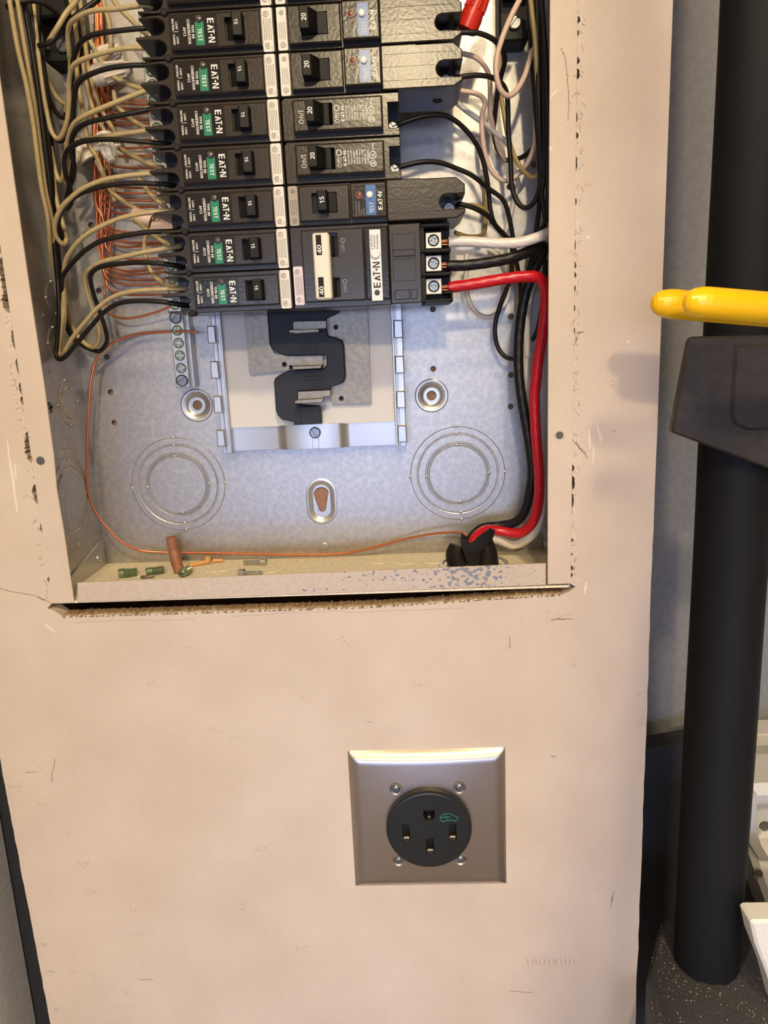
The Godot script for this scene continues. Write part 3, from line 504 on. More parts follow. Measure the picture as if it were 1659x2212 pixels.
func materials() -> void:
	var grain := noise_tex(0.08, 4, 3, 0.9, 1.0)
	var mottled := noise_tex(0.012, 5, 7, 0.84, 1.0)
	var speck := noise_tex(0.22, 2, 11, 0.0, 1.0)
	var cloudy := noise_tex(0.03, 4, 5, 0.0, 1.0)
	var spangle := noise_tex(0.05, 3, 21, 0.86, 1.0, FastNoiseLite.TYPE_CELLULAR)
	var brushed := noise_tex(0.02, 4, 31, 0.0, 1.0)
	mat("grey_wall", rgb(138, 139, 143), 0.65, 0.0, grain, 3.0)
	mat("room_wall", rgb(150, 143, 134), 0.85, 0.0, grain, 1.0)
	mat("concrete", rgb(150, 147, 143), 0.7, 0.0, mottled, 1.5)
	mat("steel", rgb(194, 191, 187), 0.38, 0.68, spangle, 9.0, speck, 0.004)
	mat("steel_fine", rgb(198, 197, 195), 0.33, 0.72, grain, 14.0, speck, 0.003)
	mat("plated", rgb(132, 134, 136), 0.34, 0.9)
	mat("lug_metal", rgb(214, 200, 180), 0.4, 0.7, grain, 40.0)
	mat("bus_metal", rgb(150, 142, 128), 0.4, 0.75, mottled, 30.0, speck, 0.004)
	mat("box_paint", rgb(214, 196, 172), 0.5, 0.0, grain, 8.0, cloudy, 0.02)
	mat("dusty", rgb(252, 240, 214), 0.9, 0.0, noise_tex(0.06, 5, 17, 0.88, 1.0), 8.0, cloudy, 0.05)
	mat("dark_plastic", rgb(52, 44, 37), 0.23, 0.0, grain, 20.0, cloudy, 0.0035, 0.46)
	mat("black_plastic", rgb(28, 26, 25), 0.5, 0.0, null, 1.0, null, 0.0, 0.35)
	mat("handle_black", rgb(22, 21, 20), 0.45, 0.0, null, 1.0, null, 0.0, 0.3)
	mat("print_film", rgb(33, 30, 29), 0.2, 0.0, null, 20.0, cloudy, 0.005, 0.4)
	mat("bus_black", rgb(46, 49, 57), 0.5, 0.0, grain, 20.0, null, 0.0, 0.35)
	mat("insulator", rgb(220, 216, 210), 0.45, 0.0)
	mat("cream", rgb(238, 229, 208), 0.35, 0.0)
	mat("sticker", rgb(240, 232, 218), 0.45, 0.0)
	mat("sticker_pink", rgb(236, 218, 220), 0.45, 0.0)
	mat("sticker_grey", rgb(172, 160, 144), 0.45, 0.0)
	mat("white", rgb(240, 238, 236), 0.4, 0.0)
	mat("print_white", rgb(238, 234, 226), 0.5, 0.0)
	mat("print_grey", rgb(150, 144, 138), 0.5, 0.0)
	mat("print_ink", rgb(46, 42, 40), 0.5, 0.0)
	mat("green_print", rgb(16, 128, 92), 0.3, 0.0)
	mat("blue_print", rgb(32, 98, 168), 0.25, 0.0)
	mat("red_dot", rgb(110, 30, 24), 0.25, 0.0)
	mat("clear_button", rgb(84, 74, 68), 0.12, 0.0)
	mat("tan", rgb(200, 178, 130), 0.38, 0.0, noise_tex(0.03, 3, 41, 0.86, 1.0), 12.0)
	mat("blk", rgb(32, 28, 26), 0.4, 0.0, null, 1.0, null, 0.0, 0.4)
	mat("pink", rgb(226, 196, 176), 0.4, 0.0)
	mat("oli", rgb(168, 148, 92), 0.35, 0.0)
	mat("wht", rgb(226, 218, 210), 0.35, 0.0)
	mat("cwht", rgb(234, 226, 218), 0.3, 0.0)
	mat("cblk", rgb(22, 22, 24), 0.38, 0.0, null, 1.0, null, 0.0, 0.4)
	mat("cred", rgb(200, 22, 36), 0.26, 0.0)
	mat("cop", rgb(220, 136, 98), 0.32, 0.85)
	mat("nut_white", rgb(232, 222, 206), 0.4, 0.0)
	mat("nut_red", rgb(206, 40, 26), 0.35, 0.0)
	mat("green_screw", rgb(134, 150, 122), 0.32, 0.55)
	mat("rust", rgb(178, 122, 98), 0.6, 0.2, mottled, 60.0)
	mat("orange_plastic", rgb(226, 172, 110), 0.5, 0.0)
	mat("wood", rgb(164, 126, 104), 0.75, 0.0, mottled, 30.0)
	mat("gypsum", rgb(206, 174, 134), 0.95, 0.0, noise_tex(0.09, 4, 51, 0.6, 1.0), 25.0, cloudy, 0.1)
	mat("paper_edge", rgb(168, 140, 108), 0.95, 0.0, noise_tex(0.12, 4, 52, 0.5, 1.0), 40.0)
	mat("stainless", rgb(196, 184, 174), 0.38, 1.0)
	M.stainless.anisotropy_enabled = true
	M.stainless.anisotropy = 0.6
	mat("recept_black", rgb(28, 28, 28), 0.4, 0.0, grain, 30.0)
	mat("car_green", rgb(38, 132, 112), 0.5, 0.0)
	mat("foam", rgb(20, 21, 25), 0.6, 0.0, grain, 10.0, null, 0.0, 0.35)
	mat("bracket", rgb(58, 51, 46), 0.5, 0.0, noise_tex(0.02, 4, 61, 0.75, 1.0), 8.0)
	mat("yellow_grip", rgb(250, 196, 10), 0.28, 0.0)
	var dust := noise_tex(0.3, 2, 71, 0.0, 1.0)
	var dg := Gradient.new()
	dg.offsets = PackedFloat32Array([0.0, 0.75, 0.8, 1.0])
	dg.colors = PackedColorArray([Color(0.19, 0.19, 0.215), Color(0.22, 0.22, 0.245), Color(0.62, 0.6, 0.58), Color(0.8, 0.78, 0.74)])
	dust.color_ramp = dg
	mat("dusty_black", Color(1, 1, 1), 0.7, 0.0, dust, 9.0)
	mat("white_plastic", rgb(222, 222, 222), 0.45, 0.0)
	mat("lamp_metal", rgb(210, 206, 200), 0.4, 0.3)
	mat("left_panel", rgb(206, 206, 208), 0.5, 0.0, grain, 3.0)
	mat("gap_black", rgb(34, 33, 34), 0.6, 0.0)
	mat("dull_hole", rgb(92, 93, 97), 0.7, 0.2)
	mat("painted_shade", rgb(52, 52, 56), 0.7, 0.0, grain, 6.0)  # shade on the wall behind the post, put into a panel's colour
	mat("crumb", rgb(222, 198, 160), 0.95)
	wall_paint()
	lip_paint()

# the wall's paint: faint mottling, scuffs and scratches where the photograph shows them
func wall_paint() -> void:
	var area := Rect2(-345, -270, 520, 900)
	var f := FastNoiseLite.new()
	f.seed = 5
	f.frequency = 0.02
	f.fractal_octaves = 4
	var low := Image.create(260, 450, false, Image.FORMAT_RGB8)
	for y in 450:
		for x in 260:
			var t := f.get_noise_2d(x, y) * 0.03
			low.set_pixel(x, y, Color(0.845 + t, 0.775 + t * 1.1, 0.70 + t * 1.25))
	low.resize(1170, 2025, Image.INTERPOLATE_CUBIC)
	var k := 1170.0 / 520.0
	var to := func(p: Vector2) -> Vector2: return Vector2((p.x - area.position.x) * k, (area.end.y - p.y) * k)
	var rng := RandomNumberGenerator.new()
	rng.seed = 12
	var dab := func(p: Vector2, c: Color, a: float) -> void:
		var x := int(p.x)
		var y := int(p.y)
		if x > 1 and y > 1 and x < 1168 and y < 2023:
			low.set_pixel(x, y, low.get_pixel(x, y).lerp(c, a))
	for s in [[-57, 142, 5.0, 14], [-153, 74, 9.0, 16], [-268, -35, 7.0, 26], [-268, -58, 4.0, 14], [-289, -133, 4.0, 14], [-249, -152, 6.0, 24], [-254, -167, 6.0, 22], [-233, -99, 5.0, 14], [-293, 19, 5.0, 14], [-279, -7, 4.0, 8], [-42, 80, 2.0, 8], [93, 48, 3.0, 8], [61, 135, 3.0, 6], [106, 119, 2.0, 8], [-19, 180, 3.0, 6], [-93, 103, 6.0, 10], [-130, -26, 7.0, 14], [-104, -115, 8.0, 16], [23, -147, 9.0, 16], [-5, 108, 5.0, 8], [-197, 114, 6.0, 10], [-238, 59, 8.0, 12], [-313, 34, 6.0, 26], [-300, 47, 7.0, 20], [-308, -133, 3.0, 22], [-310, -107, 3.0, 22], [-309, -169, 3.0, 18], [129, 317, 4.0, 14], [157, 74, 5.0, 20], [153, 96, 4.0, 14], [131, 286, 1.0, 4], [68, 155, 6.0, 6], [-164, 141, 8.0, 10], [87, 158, 6.0, 8], [-149, -75, 7.0, 10], [101, 401, 2.0, 6], [111, 439, 2.0, 6]]:
		for i in s[3]:
			var p: Vector2 = to.call(Vector2(s[0] + rng.randfn() * s[2] * 0.6, s[1] + rng.randfn() * s[2] * 0.35))
			var d := Vector2.from_angle(rng.randf_range(-0.9, 0.6))
			for j in rng.randi_range(1, 6):
				dab.call(p + d * j, Color(0.48, 0.42, 0.39), rng.randf_range(0.08, 0.38))
	for s in [[115.1, 287.0, 115.9, 275.2, 1.2, 1], [120.2, 291.4, 122.5, 280.5, 0.5, 1], [123.0, 285.1, 123.4, 278.9, 0.5, 1], [118.0, 277.6, 118.2, 265.1, 0.6, 1], [114.9, 181.9, 113.8, 173.2, 1.0, 1], [87.8, 489.4, 92.8, 494.2, 0.6, 1], [88.2, 462.4, 88.8, 460.0, 0.9, 1], [-277.0, 296.9, -277.6, 246.3, 1.0, 1], [-274.1, 280.2, -274.7, 267.4, 0.8, 1], [112.4, 409.2, 112.5, 407.8, 1.2, 1], [-270.6, 163.6, -263.1, 157.0, 1.2, 1], [139.3, 344.0, 138.4, 342.9, 1.2, 1], [-233.6, -71.3, -232.6, -72.1, 1.4, 1], [94.8, 516.0, 98.5, 502.0, 0.4, 0], [98.5, 502.0, 99.3, 476.5, 0.4, 0], [-277.3, 56.1, -282.9, 36.9, 0.3, 0], [61.4, 143.3, 62.9, 134.5, 0.3, 0], [-298.4, 191.4, -275.8, 185.4, 0.4, 0], [-275.8, 185.4, -263.2, 179.8, 0.5, 0], [105.1, 350.1, 110.7, 351.3, 0.5, 0], [104.3, 342.9, 107.2, 349.4, 0.5, 0], [104.5, 281.2, 114.5, 268.4, 0.6, 0], [105.3, 159.1, 90.6, 152.7, 0.4, 2], [90.6, 155.2, 105.4, 156.0, 0.5, 0], [-236.8, -140.9, -225.7, -142.4, 0.4, 0], [59.5, -156.4, 77.8, -157.5, 0.3, 0], [-248.7, 163.6, -161.5, 164.3, 0.3, 2], [-134.8, 165.2, 29.2, 166.1, 0.3, 2], [137.1, -80.9, 138.6, -66.5, 0.5, 0], [-301.8, 45.9, -294.6, 46.5, 0.4, 0], [94.5, 48.2, 91.2, 49.4, 0.5, 0], [74.1, -125.3, 74.5, -133.0, 0.5, 2], [77.4, -125.3, 77.7, -133.1, 0.5, 2], [80.6, -125.4, 81.0, -133.1, 0.5, 2], [83.9, -125.4, 84.3, -133.2, 0.5, 2], [87.1, -125.5, 87.5, -133.3, 0.5, 2], [90.4, -125.5, 90.8, -133.3, 0.5, 2], [93.6, -125.6, 94.0, -133.4, 0.5, 2], [96.9, -125.7, 97.3, -133.4, 0.5, 2], [100.1, -125.7, 100.5, -133.5, 0.5, 2], [103.3, -125.8, 103.8, -133.5, 0.5, 2], [106.6, -125.8, 107.0, -133.6, 0.5, 2], [109.8, -125.9, 110.3, -133.6, 0.5, 2]]:
		var a: Vector2 = to.call(Vector2(s[0], s[1]))
		var b: Vector2 = to.call(Vector2(s[2], s[3]))
		var steps := int(a.distance_to(b)) + 1
		var c: Color = [Color(0.36, 0.28, 0.23), Color(0.98, 0.95, 0.91), Color(0.62, 0.54, 0.48)][s[5]]
		var drift := 0.0
		for i in steps + 1:
			drift = clampf(drift + rng.randf_range(-0.5, 0.5), -2.0, 2.0) if s[5] != 1 else 0.0
			var wd: float = maxf(1.0, s[4] * k * (0.4 + 0.6 * sin(PI * i / steps)))
			for j in int(ceil(wd)):
				dab.call(a.lerp(b, float(i) / steps) + (b - a).normalized().orthogonal() * (j - wd / 2 + drift), c, 0.55 if s[5] == 2 else rng.randf_range(0.5, 0.95))
	for side in [[-264.5, 0.02], [106.0, 0.0]]:
		for i in 150:
			var yy := rng.randf_range(182, 560)
			var p: Vector2 = to.call(Vector2(side[0] + rng.randfn() * 1.3, yy))
			var d := Vector2.from_angle(PI / 2 + rng.randf_range(-0.9, 0.9))
			var tone := Color(0.42, 0.32, 0.25) if rng.randf() < 0.65 else Color(0.98, 0.93, 0.86)
			for j in rng.randi_range(2, 9):
				d = d.rotated(rng.randf_range(-0.5, 0.5))
				p += d
				dab.call(p, tone, rng.randf_range(0.25, 0.75))
	for i in 900:
		dab.call(Vector2(rng.randf() * 1170, rng.randf() * 2025), Color(0.4, 0.34, 0.3), rng.randf_range(0.1, 0.5))
	for i in 160:
		dab.call(Vector2(rng.randf() * 1170, rng.randf() * 2025), Color(1, 0.97, 0.93), rng.randf_range(0.3, 0.8))
	var m := StandardMaterial3D.new()
	m.resource_name = "wall_paint"
	m.albedo_texture = ImageTexture.create_from_image(low)
	m.roughness = 0.5
	m.heightmap_enabled = true
	m.heightmap_texture = noise_tex(0.035, 5, 15, 0.0, 1.0, FastNoiseLite.TYPE_SIMPLEX_SMOOTH, 1024)
	m.heightmap_scale = 0.03
	M["wall_paint"] = m
	mat("chase_paint", Color(0.845, 0.775, 0.70), 0.5)

# the bottom lip's paint, rubbed through to grey steel in patches along its upper right edge
func lip_paint() -> void:
	var f := FastNoiseLite.new()
	f.seed = 9
	f.frequency = 0.045
	f.fractal_octaves = 5
	var im := Image.create(1340, 64, false, Image.FORMAT_RGB8)
	for y in 64:
		for x in 1340:
			var u := x / 1340.0
			var g := f.get_noise_2d(x, y * 1.6)
			var c := Color(0.80, 0.735, 0.67) * (1.0 + g * 0.06)
			var edge := 0.6 * exp(-pow((u - 0.84) / 0.09, 2.0)) + 0.35 * exp(-pow((u - 0.66) / 0.1, 2.0)) * (1.0 if y < 30 else 0.4) + 0.3 * exp(-pow((u - 0.5) / 0.06, 2.0)) * (1.0 if y > 40 else 0.0)
			if g > 0.62 - edge * (0.95 if y < 48 else 0.7):
				c = Color(0.52, 0.53, 0.58)
			im.set_pixel(x, y, c)
	var m := StandardMaterial3D.new()
	m.resource_name = "lip_paint"
	m.albedo_texture = ImageTexture.create_from_image(im)
	m.roughness = 0.5
	M["lip_paint"] = m


# ------------------------------------------------------------------ the scene

func _ready() -> void:
	var cam := Camera3D.new()
	cam.name = "camera"
	cam.fov = 68.6088
	cam.near = 0.02
	cam.far = 60.0
	cam.transform = Transform3D(Basis(Vector3(0.998694, -0.042806, -0.027889), Vector3(0.035649, 0.974901, -0.219764), Vector3(0.036596, 0.218483, 0.975154)), Vector3(-0.00449, 0.34879, 0.50048))
	add_child(cam)
	cam.current = true
	var env := Environment.new()
	env.background_mode = Environment.BG_SKY
	var sky := Sky.new()
	var sm := ProceduralSkyMaterial.new()
	sm.sky_top_color = Color(0.46, 0.62, 0.98)
	sm.sky_horizon_color = Color(0.80, 0.87, 1.0)
	sm.ground_bottom_color = Color(0.42, 0.42, 0.42)
	sm.ground_horizon_color = Color(0.62, 0.64, 0.68)
	sky.sky_material = sm
	env.sky = sky
	env.background_energy_multiplier = 14.0
	env.tonemap_mode = Environment.TONE_MAPPER_LINEAR
	env.tonemap_exposure = 1.02
	env.sdfgi_enabled = true
	env.ssao_enabled = true
	env.ssil_enabled = true
	var we := WorldEnvironment.new()
	we.name = "environment"
	we.environment = env
	add_child(we)

	font_bold = SystemFont.new()
	font_bold.font_names = PackedStringArray(["Droid Sans"])
	font_bold.font_weight = 700
	font_plain = SystemFont.new()
	font_plain.font_names = PackedStringArray(["Droid Sans"])
	materials()
	room()
	lamp(Vector3(290, 1700, 1600), 2.05, "round glowing ceiling lamp above the space before the panel")
	lamp(Vector3(60, 1700, 3550), 3.9, "round glowing ceiling lamp by the garage doorway")
	lamp(Vector3(-850, 1700, 1350), 2.7, "round glowing ceiling lamp on the grey panelled side")
	front_wall()
	panel_box()
	bus()
	ground_bar()
	breakers()
	wires()
	wire_nuts()
	loose_bits()
	cable_clamp()
	outlet()
	stand()
	side_things()

func lamp(at: Vector3, energy: float, label: String) -> void:
	var t := thing("ceiling_lamp", label, "lamp", Vector3(at.x, 1750, at.z))
	var b := mb()
	b.xf = Transform3D(Basis(Vector3(1, 0, 0), Vector3(0, 0, 1), Vector3(0, -1, 0)), Vector3(at.x, 1750, at.z))
	b.lathe([Vector2(0, -0.5), Vector2(70, -0.5), Vector2(70, 12), Vector2(40, 16)], 32)
	part("canopy", b, "lamp_metal", t)
	var g := mb()
	var s := SphereMesh.new()
	s.radius = 0.07
	s.height = 0.14
	var o := MeshInstance3D.new()
	o.name = "globe"
	var m := StandardMaterial3D.new()
	m.resource_name = "lamp_glow"
	m.albedo_color = Color(0.9, 0.88, 0.84)
	m.emission_enabled = true
	m.emission = Color(1.0, 0.91, 0.74)
	m.emission_energy_multiplier = 6.0
	s.material = m
	o.mesh = s
	t.add_child(o)
	o.position = Vector3(0, (at.y - 1750) * 0.001 - 0.03, 0)
	var l := OmniLight3D.new()
	l.name = "lamp_light"
	l.light_color = Color(1.0, 0.91, 0.74)
	l.light_energy = energy
	l.light_size = 0.07
	l.omni_range = 12.0
	l.omni_attenuation = 2.0
	l.shadow_enabled = true
	t.add_child(l)
	l.position = o.position

func slab(called: String, parent: Node3D, m: String, x0: float, x1: float, y0: float, y1: float, z0: float, z1: float) -> void:
	var b := mb()
	b.box(x0, x1, y0, y1, z0, z1)
	part(called, b, m, parent)

func room() -> void:
	var f := structure("floor")
	slab("slab", f, "concrete", -2300, 1700, -900, -800, -400, 5100)
	f = structure("ceiling")
	slab("slab", f, "room_wall", -2300, 1700, 1750, 1850, -400, 5100)
	f = structure("wall_back")
	slab("sheet", f, "grey_wall", -2300, 1700, -800, 1750, -300, -200)
	f = structure("wall_right")
	slab("sheet", f, "room_wall", 1600, 1700, -800, 1750, -200, 5000)
	f = structure("wall_rear")
	# the rear wall has a wide garage doorway to the daylight
	slab("sheet", f, "room_wall", -2200, -1900, -800, 1750, 5000, 5100)
	slab("sheet", f, "room_wall", 1250, 1600, -800, 1750, 5000, 5100)
	slab("header", f, "room_wall", -1900, 1250, 600, 1750, 5000, 5100)
	f = structure("wall_left")
	slab("sheet", f, "room_wall", -2300, -2200, -800, 1750, -200, 5000)
	f = structure("floor_outside")
	slab("slab", f, "concrete", -6000, 6000, -900, -802, 5100, 16000)

func front_wall() -> void:
	var w := structure("wall_front")
	var rng := RandomNumberGenerator.new()
	rng.seed = 3
	# the cut edge round the box: mostly tight to the flange, broken away in places; y, half length, width
	var right_chips := [[531, 2, 1.6], [524, 1.6, 0.8], [509, 1.8, 1.6], [502, 3, 1.8], [478, 3, 0.6], [468, 1.8, 1.6], [452, 4, 0.8], [430, 2, 0.8], [404, 3, 0.5], [392, 2, 1.0], [386, 1.6, 1.2], [378, 2, 0.7], [366, 2, 0.6], [352, 1.6, 0.7], [262, 2.4, 1.6], [252, 5, 2.2], [240, 5, 1.4], [212, 1.4, 1.6], [202, 1.0, 0.9], [192, 2, 1.6], [187, 1.4, 1.4]]
	var left_chips := [[425, 9, 5.0], [400, 14, 3.2], [386, 7, 5.0], [362, 6, 1.5], [345, 5, 1.2], [330, 4, 1.6], [322, 3, 1.8], [296, 5, 2.4], [289, 9, 4.2], [258, 7, 3.2], [234, 3, 1.0], [196, 2, 1.6], [470, 8, 3.0], [505, 7, 2.0]]
	var gap := func(y: float, chips: Array) -> float:
		var g := -0.35 + maxf(0.0, rng.randf() - 0.75) * 1.6
		for c in chips:
			var t: float = (y - c[0]) / c[1]
			if absf(t) < 1.0:
				g = maxf(g, c[2] * sqrt(1.0 - t * t) * rng.randf_range(0.65, 1.0))
		return g
	var p := []
	var y := 950.0
	while y > 178.0:
		p.append(Vector2(-262.3 - gap.call(y, left_chips), y))
		y -= 0.8 if y < 620.0 else 40.0
	p.append(Vector2(-263.5, 178))
	p.append(Vector2(-266.5, 174.8))
	p.append(Vector2(-262, 173.2))
	var x := -256.0
	while x < 98.0:
		p.append(Vector2(x, lerpf(168.6, 173.2, smoothstep(-60.0, 104.0, x)) + rng.randf_range(-0.5, 0.7)))
		x += 2.4
	p.append(Vector2(103, 175.2))
	p.append(Vector2(107.5, 178.6))
	p.append(Vector2(105, 180))
	y = 181.0
	while y < 950.0:
		p.append(Vector2(104.3 + gap.call(y, right_chips), y))
		y += 0.8 if y < 620.0 else 40.0
	p.append(Vector2(104.4, 950))
	p.append_array([Vector2(159.6, 950), Vector2(159.6, 300)])
	y = 290.0
	while y > -300.0:
		p.append(Vector2(159.6 + rng.randf_range(-0.5, 0.3), y))
		y -= 12.0
	p.append_array([Vector2(159.6, -800), Vector2(-306, -800)])
	y = -300.0
	while y < 60.0:
		p.append(Vector2(lerpf(-313.2, -319.7, (y + 300.0) / 360.0) + rng.randf_range(-0.35, 0.35), y))
		y += 8.0
	p.append(Vector2(-319.6, 950))
	var b := mb()
	b.uvr = Rect2(-345, -270, 520, 900)
	b.prism(p, -13, 0, 0.0)
	part("wallboard", b, "wall_paint", w)
	b = mb()
	b.uvr = Rect2(-345, -270, 520, 900)
	b.box(-319.6, 159.6, 950, 1750, -13, 0)
	part("wallboard", b, "chase_paint", w)
	slab("return_board", w, "chase_paint", 147, 159.4, -800, 1750, -199, -13.2)
	slab("return_board", w, "chase_paint", -305, -292, -800, 1750, -199, -13.2)
	slab("backing_board", w, "wood", -291, 146, 120, 940, -112, -99)
	# torn paper and crumbled gypsum along the cut below the box
	b = mb()
	x = -257.0
	while x < 100.0:
		var yy := lerpf(168.6, 173.2, smoothstep(-60.0, 104.0, x))
		var l := rng.randf_range(1.2, 3.6)
		b.prism([Vector2(x, yy - 1.0), Vector2(x + l, yy - 1.0), Vector2(x + l * 0.8, yy + rng.randf_range(0.3, 1.6)), Vector2(x + l * 0.3, yy + rng.randf_range(0.4, 1.9))], -9.0 - rng.randf() * 3.0, -1.0 - rng.randf() * 2.5, 0.3)
		x += l * 0.6
	part("torn_edge", b, "gypsum", w, "crumbled brown edge of the cut wallboard")
	b = mb()
	x = -257.0
	while x < 96.0:
		var yy := lerpf(168.4, 173.0, smoothstep(-60.0, 104.0, x))
		var l := rng.randf_range(1.0, 4.0)
		b.prism([Vector2(x, yy - 0.8), Vector2(x + l, yy - 0.9), Vector2(x + l * 0.7, yy + rng.randf_range(0.0, 0.9))], -1.2, rng.randf_range(0.05, 0.22), 0.02)
		x += rng.randf_range(1.5, 5.0)
	part("paper_fray", b, "paper_edge", w)

func knockout(b: MB, at: Transform3D, r: float, rings: Array, ties := true) -> void:
	var keep := b.xf
	b.xf = at
	var prof := []
	for k in rings.size():
		var rr: float = r * rings[k]
		var h := 0.55 + 0.45 * k
		var low := 0.0 if k == 0 else 0.25 * k
		prof.append(Vector2(rr, low))
		prof.append(Vector2(rr - 0.7, h))
		if k < rings.size() - 1:
			var nx: float = r * rings[k + 1]
			prof.append(Vector2(nx + 1.1, h))
			prof.append(Vector2(nx + 0.5, 0.25 * (k + 1)))
	prof.append(Vector2(0, 0.55 + 0.45 * (rings.size() - 1)))
	b.lathe(prof, 56)
	if ties:
		for k in rings.size():
			for j in 4:
				if (j + k) % 2 == 0 or k == 0:
					var a := PI / 2 * j + 0.02 * j
					b.xf = at * Transform3D(Basis(), Vector3(cos(a), sin(a), 0) * (r * rings[k] - 0.2))
					b.lathe([Vector2(1.5, 0), Vector2(1.2, 1.0 + 0.4 * k), Vector2(0, 1.4 + 0.4 * k)], 8)
	b.xf = keep

func panel_box() -> void:
	var t := thing("electrical_panel_box", "open galvanised steel breaker panel box set into the beige wall", "panel box", Vector3(-79, 178, -48))
	# back sheet with its punched holes
	var c := CSGCombiner3D.new()
	c.name = "back_sheet"
	t.add_child(c)
	var s := CSGBox3D.new()
	s.size = Vector3(0.366, 0.772, 0.0015)
	s.position = (Vector3(-79, 564, -95.75) - O) * 0.001
	s.material = M.steel
	c.add_child(s)
	var holes := []
	for h in [[-239, 348.1], [-239.5, 320.7], [-239.5, 296.5], [76.9, 364.9], [76.7, 320.9], [76.2, 296.6], [17.4, 373], [16.4, 328.1], [76.4, 457.7], [94, 472], [-239, 398], [-239, 446], [-238.6, 494], [17.4, 420]]:
		holes.append([h[0], h[1], 2.3])
	holes.append([14.5, 307.5, 10.5])
	holes.append([-171.6, 307.5, 10.5])
	for h in holes:
		var k := CSGCylinder3D.new()
		k.operation = CSGShape3D.OPERATION_SUBTRACTION
		k.radius = h[2] * 0.001
		k.height = 0.01
		k.sides = 40 if h[2] > 5.0 else 18
		k.rotation_degrees.x = 90
		k.position = (Vector3(h[0], h[1], -95.5) - O) * 0.001
		k.material = M.steel
		c.add_child(k)
	var kb := CSGPolygon3D.new()
	var oval := PackedVector2Array()
	for i in 32:
		var a := TAU * i / 32
		oval.append(Vector2(cos(a) * 10.5, sin(a) * 10.5 + (6.5 if sin(a) > 0 else -6.5)) * 0.001)
	kb.polygon = oval
	kb.depth = 0.01
	kb.material = M.steel
	kb.operation = CSGShape3D.OPERATION_SUBTRACTION
	kb.position = (Vector3(-77.2, 226, -90) - O) * 0.001
	c.add_child(kb)
	# sunk mounting dimples
	for h in [[14.5, 307.5, 12.5, 309.6], [-171.6, 307.5, -171.4, 308.6]]:
		var b := mb()
		b.xf = Transform3D(Basis(), Vector3(h[0], h[1], -95))
		b.lathe([Vector2(13.2, 0.02), Vector2(12.2, 0.5), Vector2(11.0, 0.45), Vector2(9.0, -0.2), Vector2(7.0, -1.4), Vector2(6.2, -1.6), Vector2(3.9, -1.6), Vector2(3.9, -3.3)], 40)
		part("mounting_dimple", b, "steel_fine", t)
	var b := mb()
	var outer := []
	var mid := []
	var inn := []
	for i in 48:
		var a := TAU * i / 48
		var d := Vector2(cos(a), sin(a))
		var off := Vector2(0, 6.5 if d.y > 0 else -6.5)
		outer.append(Vector2(-77.2, 226) + off + d * 12.6)
		mid.append(Vector2(-77.2, 226) + off + d * 10.8)
		inn.append(Vector2(-77.2, 226) + off + d * 7.0)
	for i in 48:
		var j := (i + 1) % 48
		var d0 := Vector3(cos(TAU * i / 48), sin(TAU * i / 48), 0)
		var d1 := Vector3(cos(TAU * j / 48), sin(TAU * j / 48), 0)
		var up := Vector3(0, 0, 1)
		var pt := func(q: Vector2, z: float) -> Vector3: return Vector3(q.x, q.y, z)
		b.quads(pt.call(outer[i], -94.98), pt.call(outer[j], -94.98), pt.call(mid[j], -94.5), pt.call(mid[i], -94.5), up + d0 * 0.3, up + d1 * 0.3, up, up)
		b.quads(pt.call(mid[i], -94.5), pt.call(mid[j], -94.5), pt.call(inn[j], -97.2), pt.call(inn[i], -97.2), up - d0 * 0.4, up - d1 * 0.4, up - d0 * 0.6, up - d1 * 0.6)
	# the flat floor of the dimple with its keyhole
	var key := []
	for i in 20:
		var a := -0.9 + (PI + 1.8) * i / 19.0
		key.append(Vector2(-77.2 + cos(a) * 7.0 * 0.94, 231 + sin(a) * 6.6))
	for i in 8:
		var a := PI + PI * i / 7.0
		key.append(Vector2(-77.2 + cos(a) * 3.2, 220 + sin(a) * 3.2))
	for i in 48:
		var q: Vector2 = inn[i]
		var r2: Vector2 = inn[(i + 1) % 48]
		var near := func(z: Vector2) -> Vector2:
			var best := Vector2.ZERO
			var bd := INF
			for kp in key:
				if kp.distance_to(z) < bd:
					bd = kp.distance_to(z)
					best = kp
			return best
		var a2: Vector2 = near.call(q)
		var b2: Vector2 = near.call(r2)
		b.quad(Vector3(q.x, q.y, -97.2), Vector3(r2.x, r2.y, -97.2), Vector3(b2.x, b2.y, -97.2), Vector3(a2.x, a2.y, -97.2), Vector3(0, 0, 1))
	part("keyhole_dimple", b, "steel_fine", t)
	# sides, bottom and top
	b = mb()
	b.box(-262.2, -261, 178, 950, -95, -1)
	part("side_sheet", b, "steel", t)
	b = mb()
	b.box(102.8, 104, 178, 950, -95, -1)
	part("side_sheet", b, "steel", t)
	b = mb()
	b.box(-261, 102.8, 178, 179.6, -95, -1)
	part("bottom_sheet", b, "dusty", t, "bottom sheet under pale dust")
	b = mb()
	b.box(-261, 102.8, 948, 950, -95, -1)
	part("top_sheet", b, "steel", t)
	# painted flanges and the bottom lip
	b = mb()
	b.uvr = Rect2(-345, -270, 520, 900)
	var fl := [Vector2(-262.2, 950), Vector2(-262.2, 178.6), Vector2(-246.5, 178.6), Vector2(-246.8, 230), Vector2(-247.6, 262), Vector2(-246.4, 284), Vector2(-246.2, 330), Vector2(-247.0, 400), Vector2(-247.4, 950)]
	b.prism(fl, -1.2, 0.1, 0.3)
	part("flange", b, "wall_paint", t, "beige painted flange")
	b = mb()
	b.uvr = Rect2(-345, -270, 520, 900)
	b.prism([Vector2(104.2, 950), Vector2(104.2, 181), Vector2(88.2, 181), Vector2(87.8, 300), Vector2(87.9, 950)], -1.2, 0.1, 0.3)
	part("flange", b, "wall_paint", t, "beige painted flange")
	b = mb()
	b.uvr = Rect2(-246, 177, 335, 18)
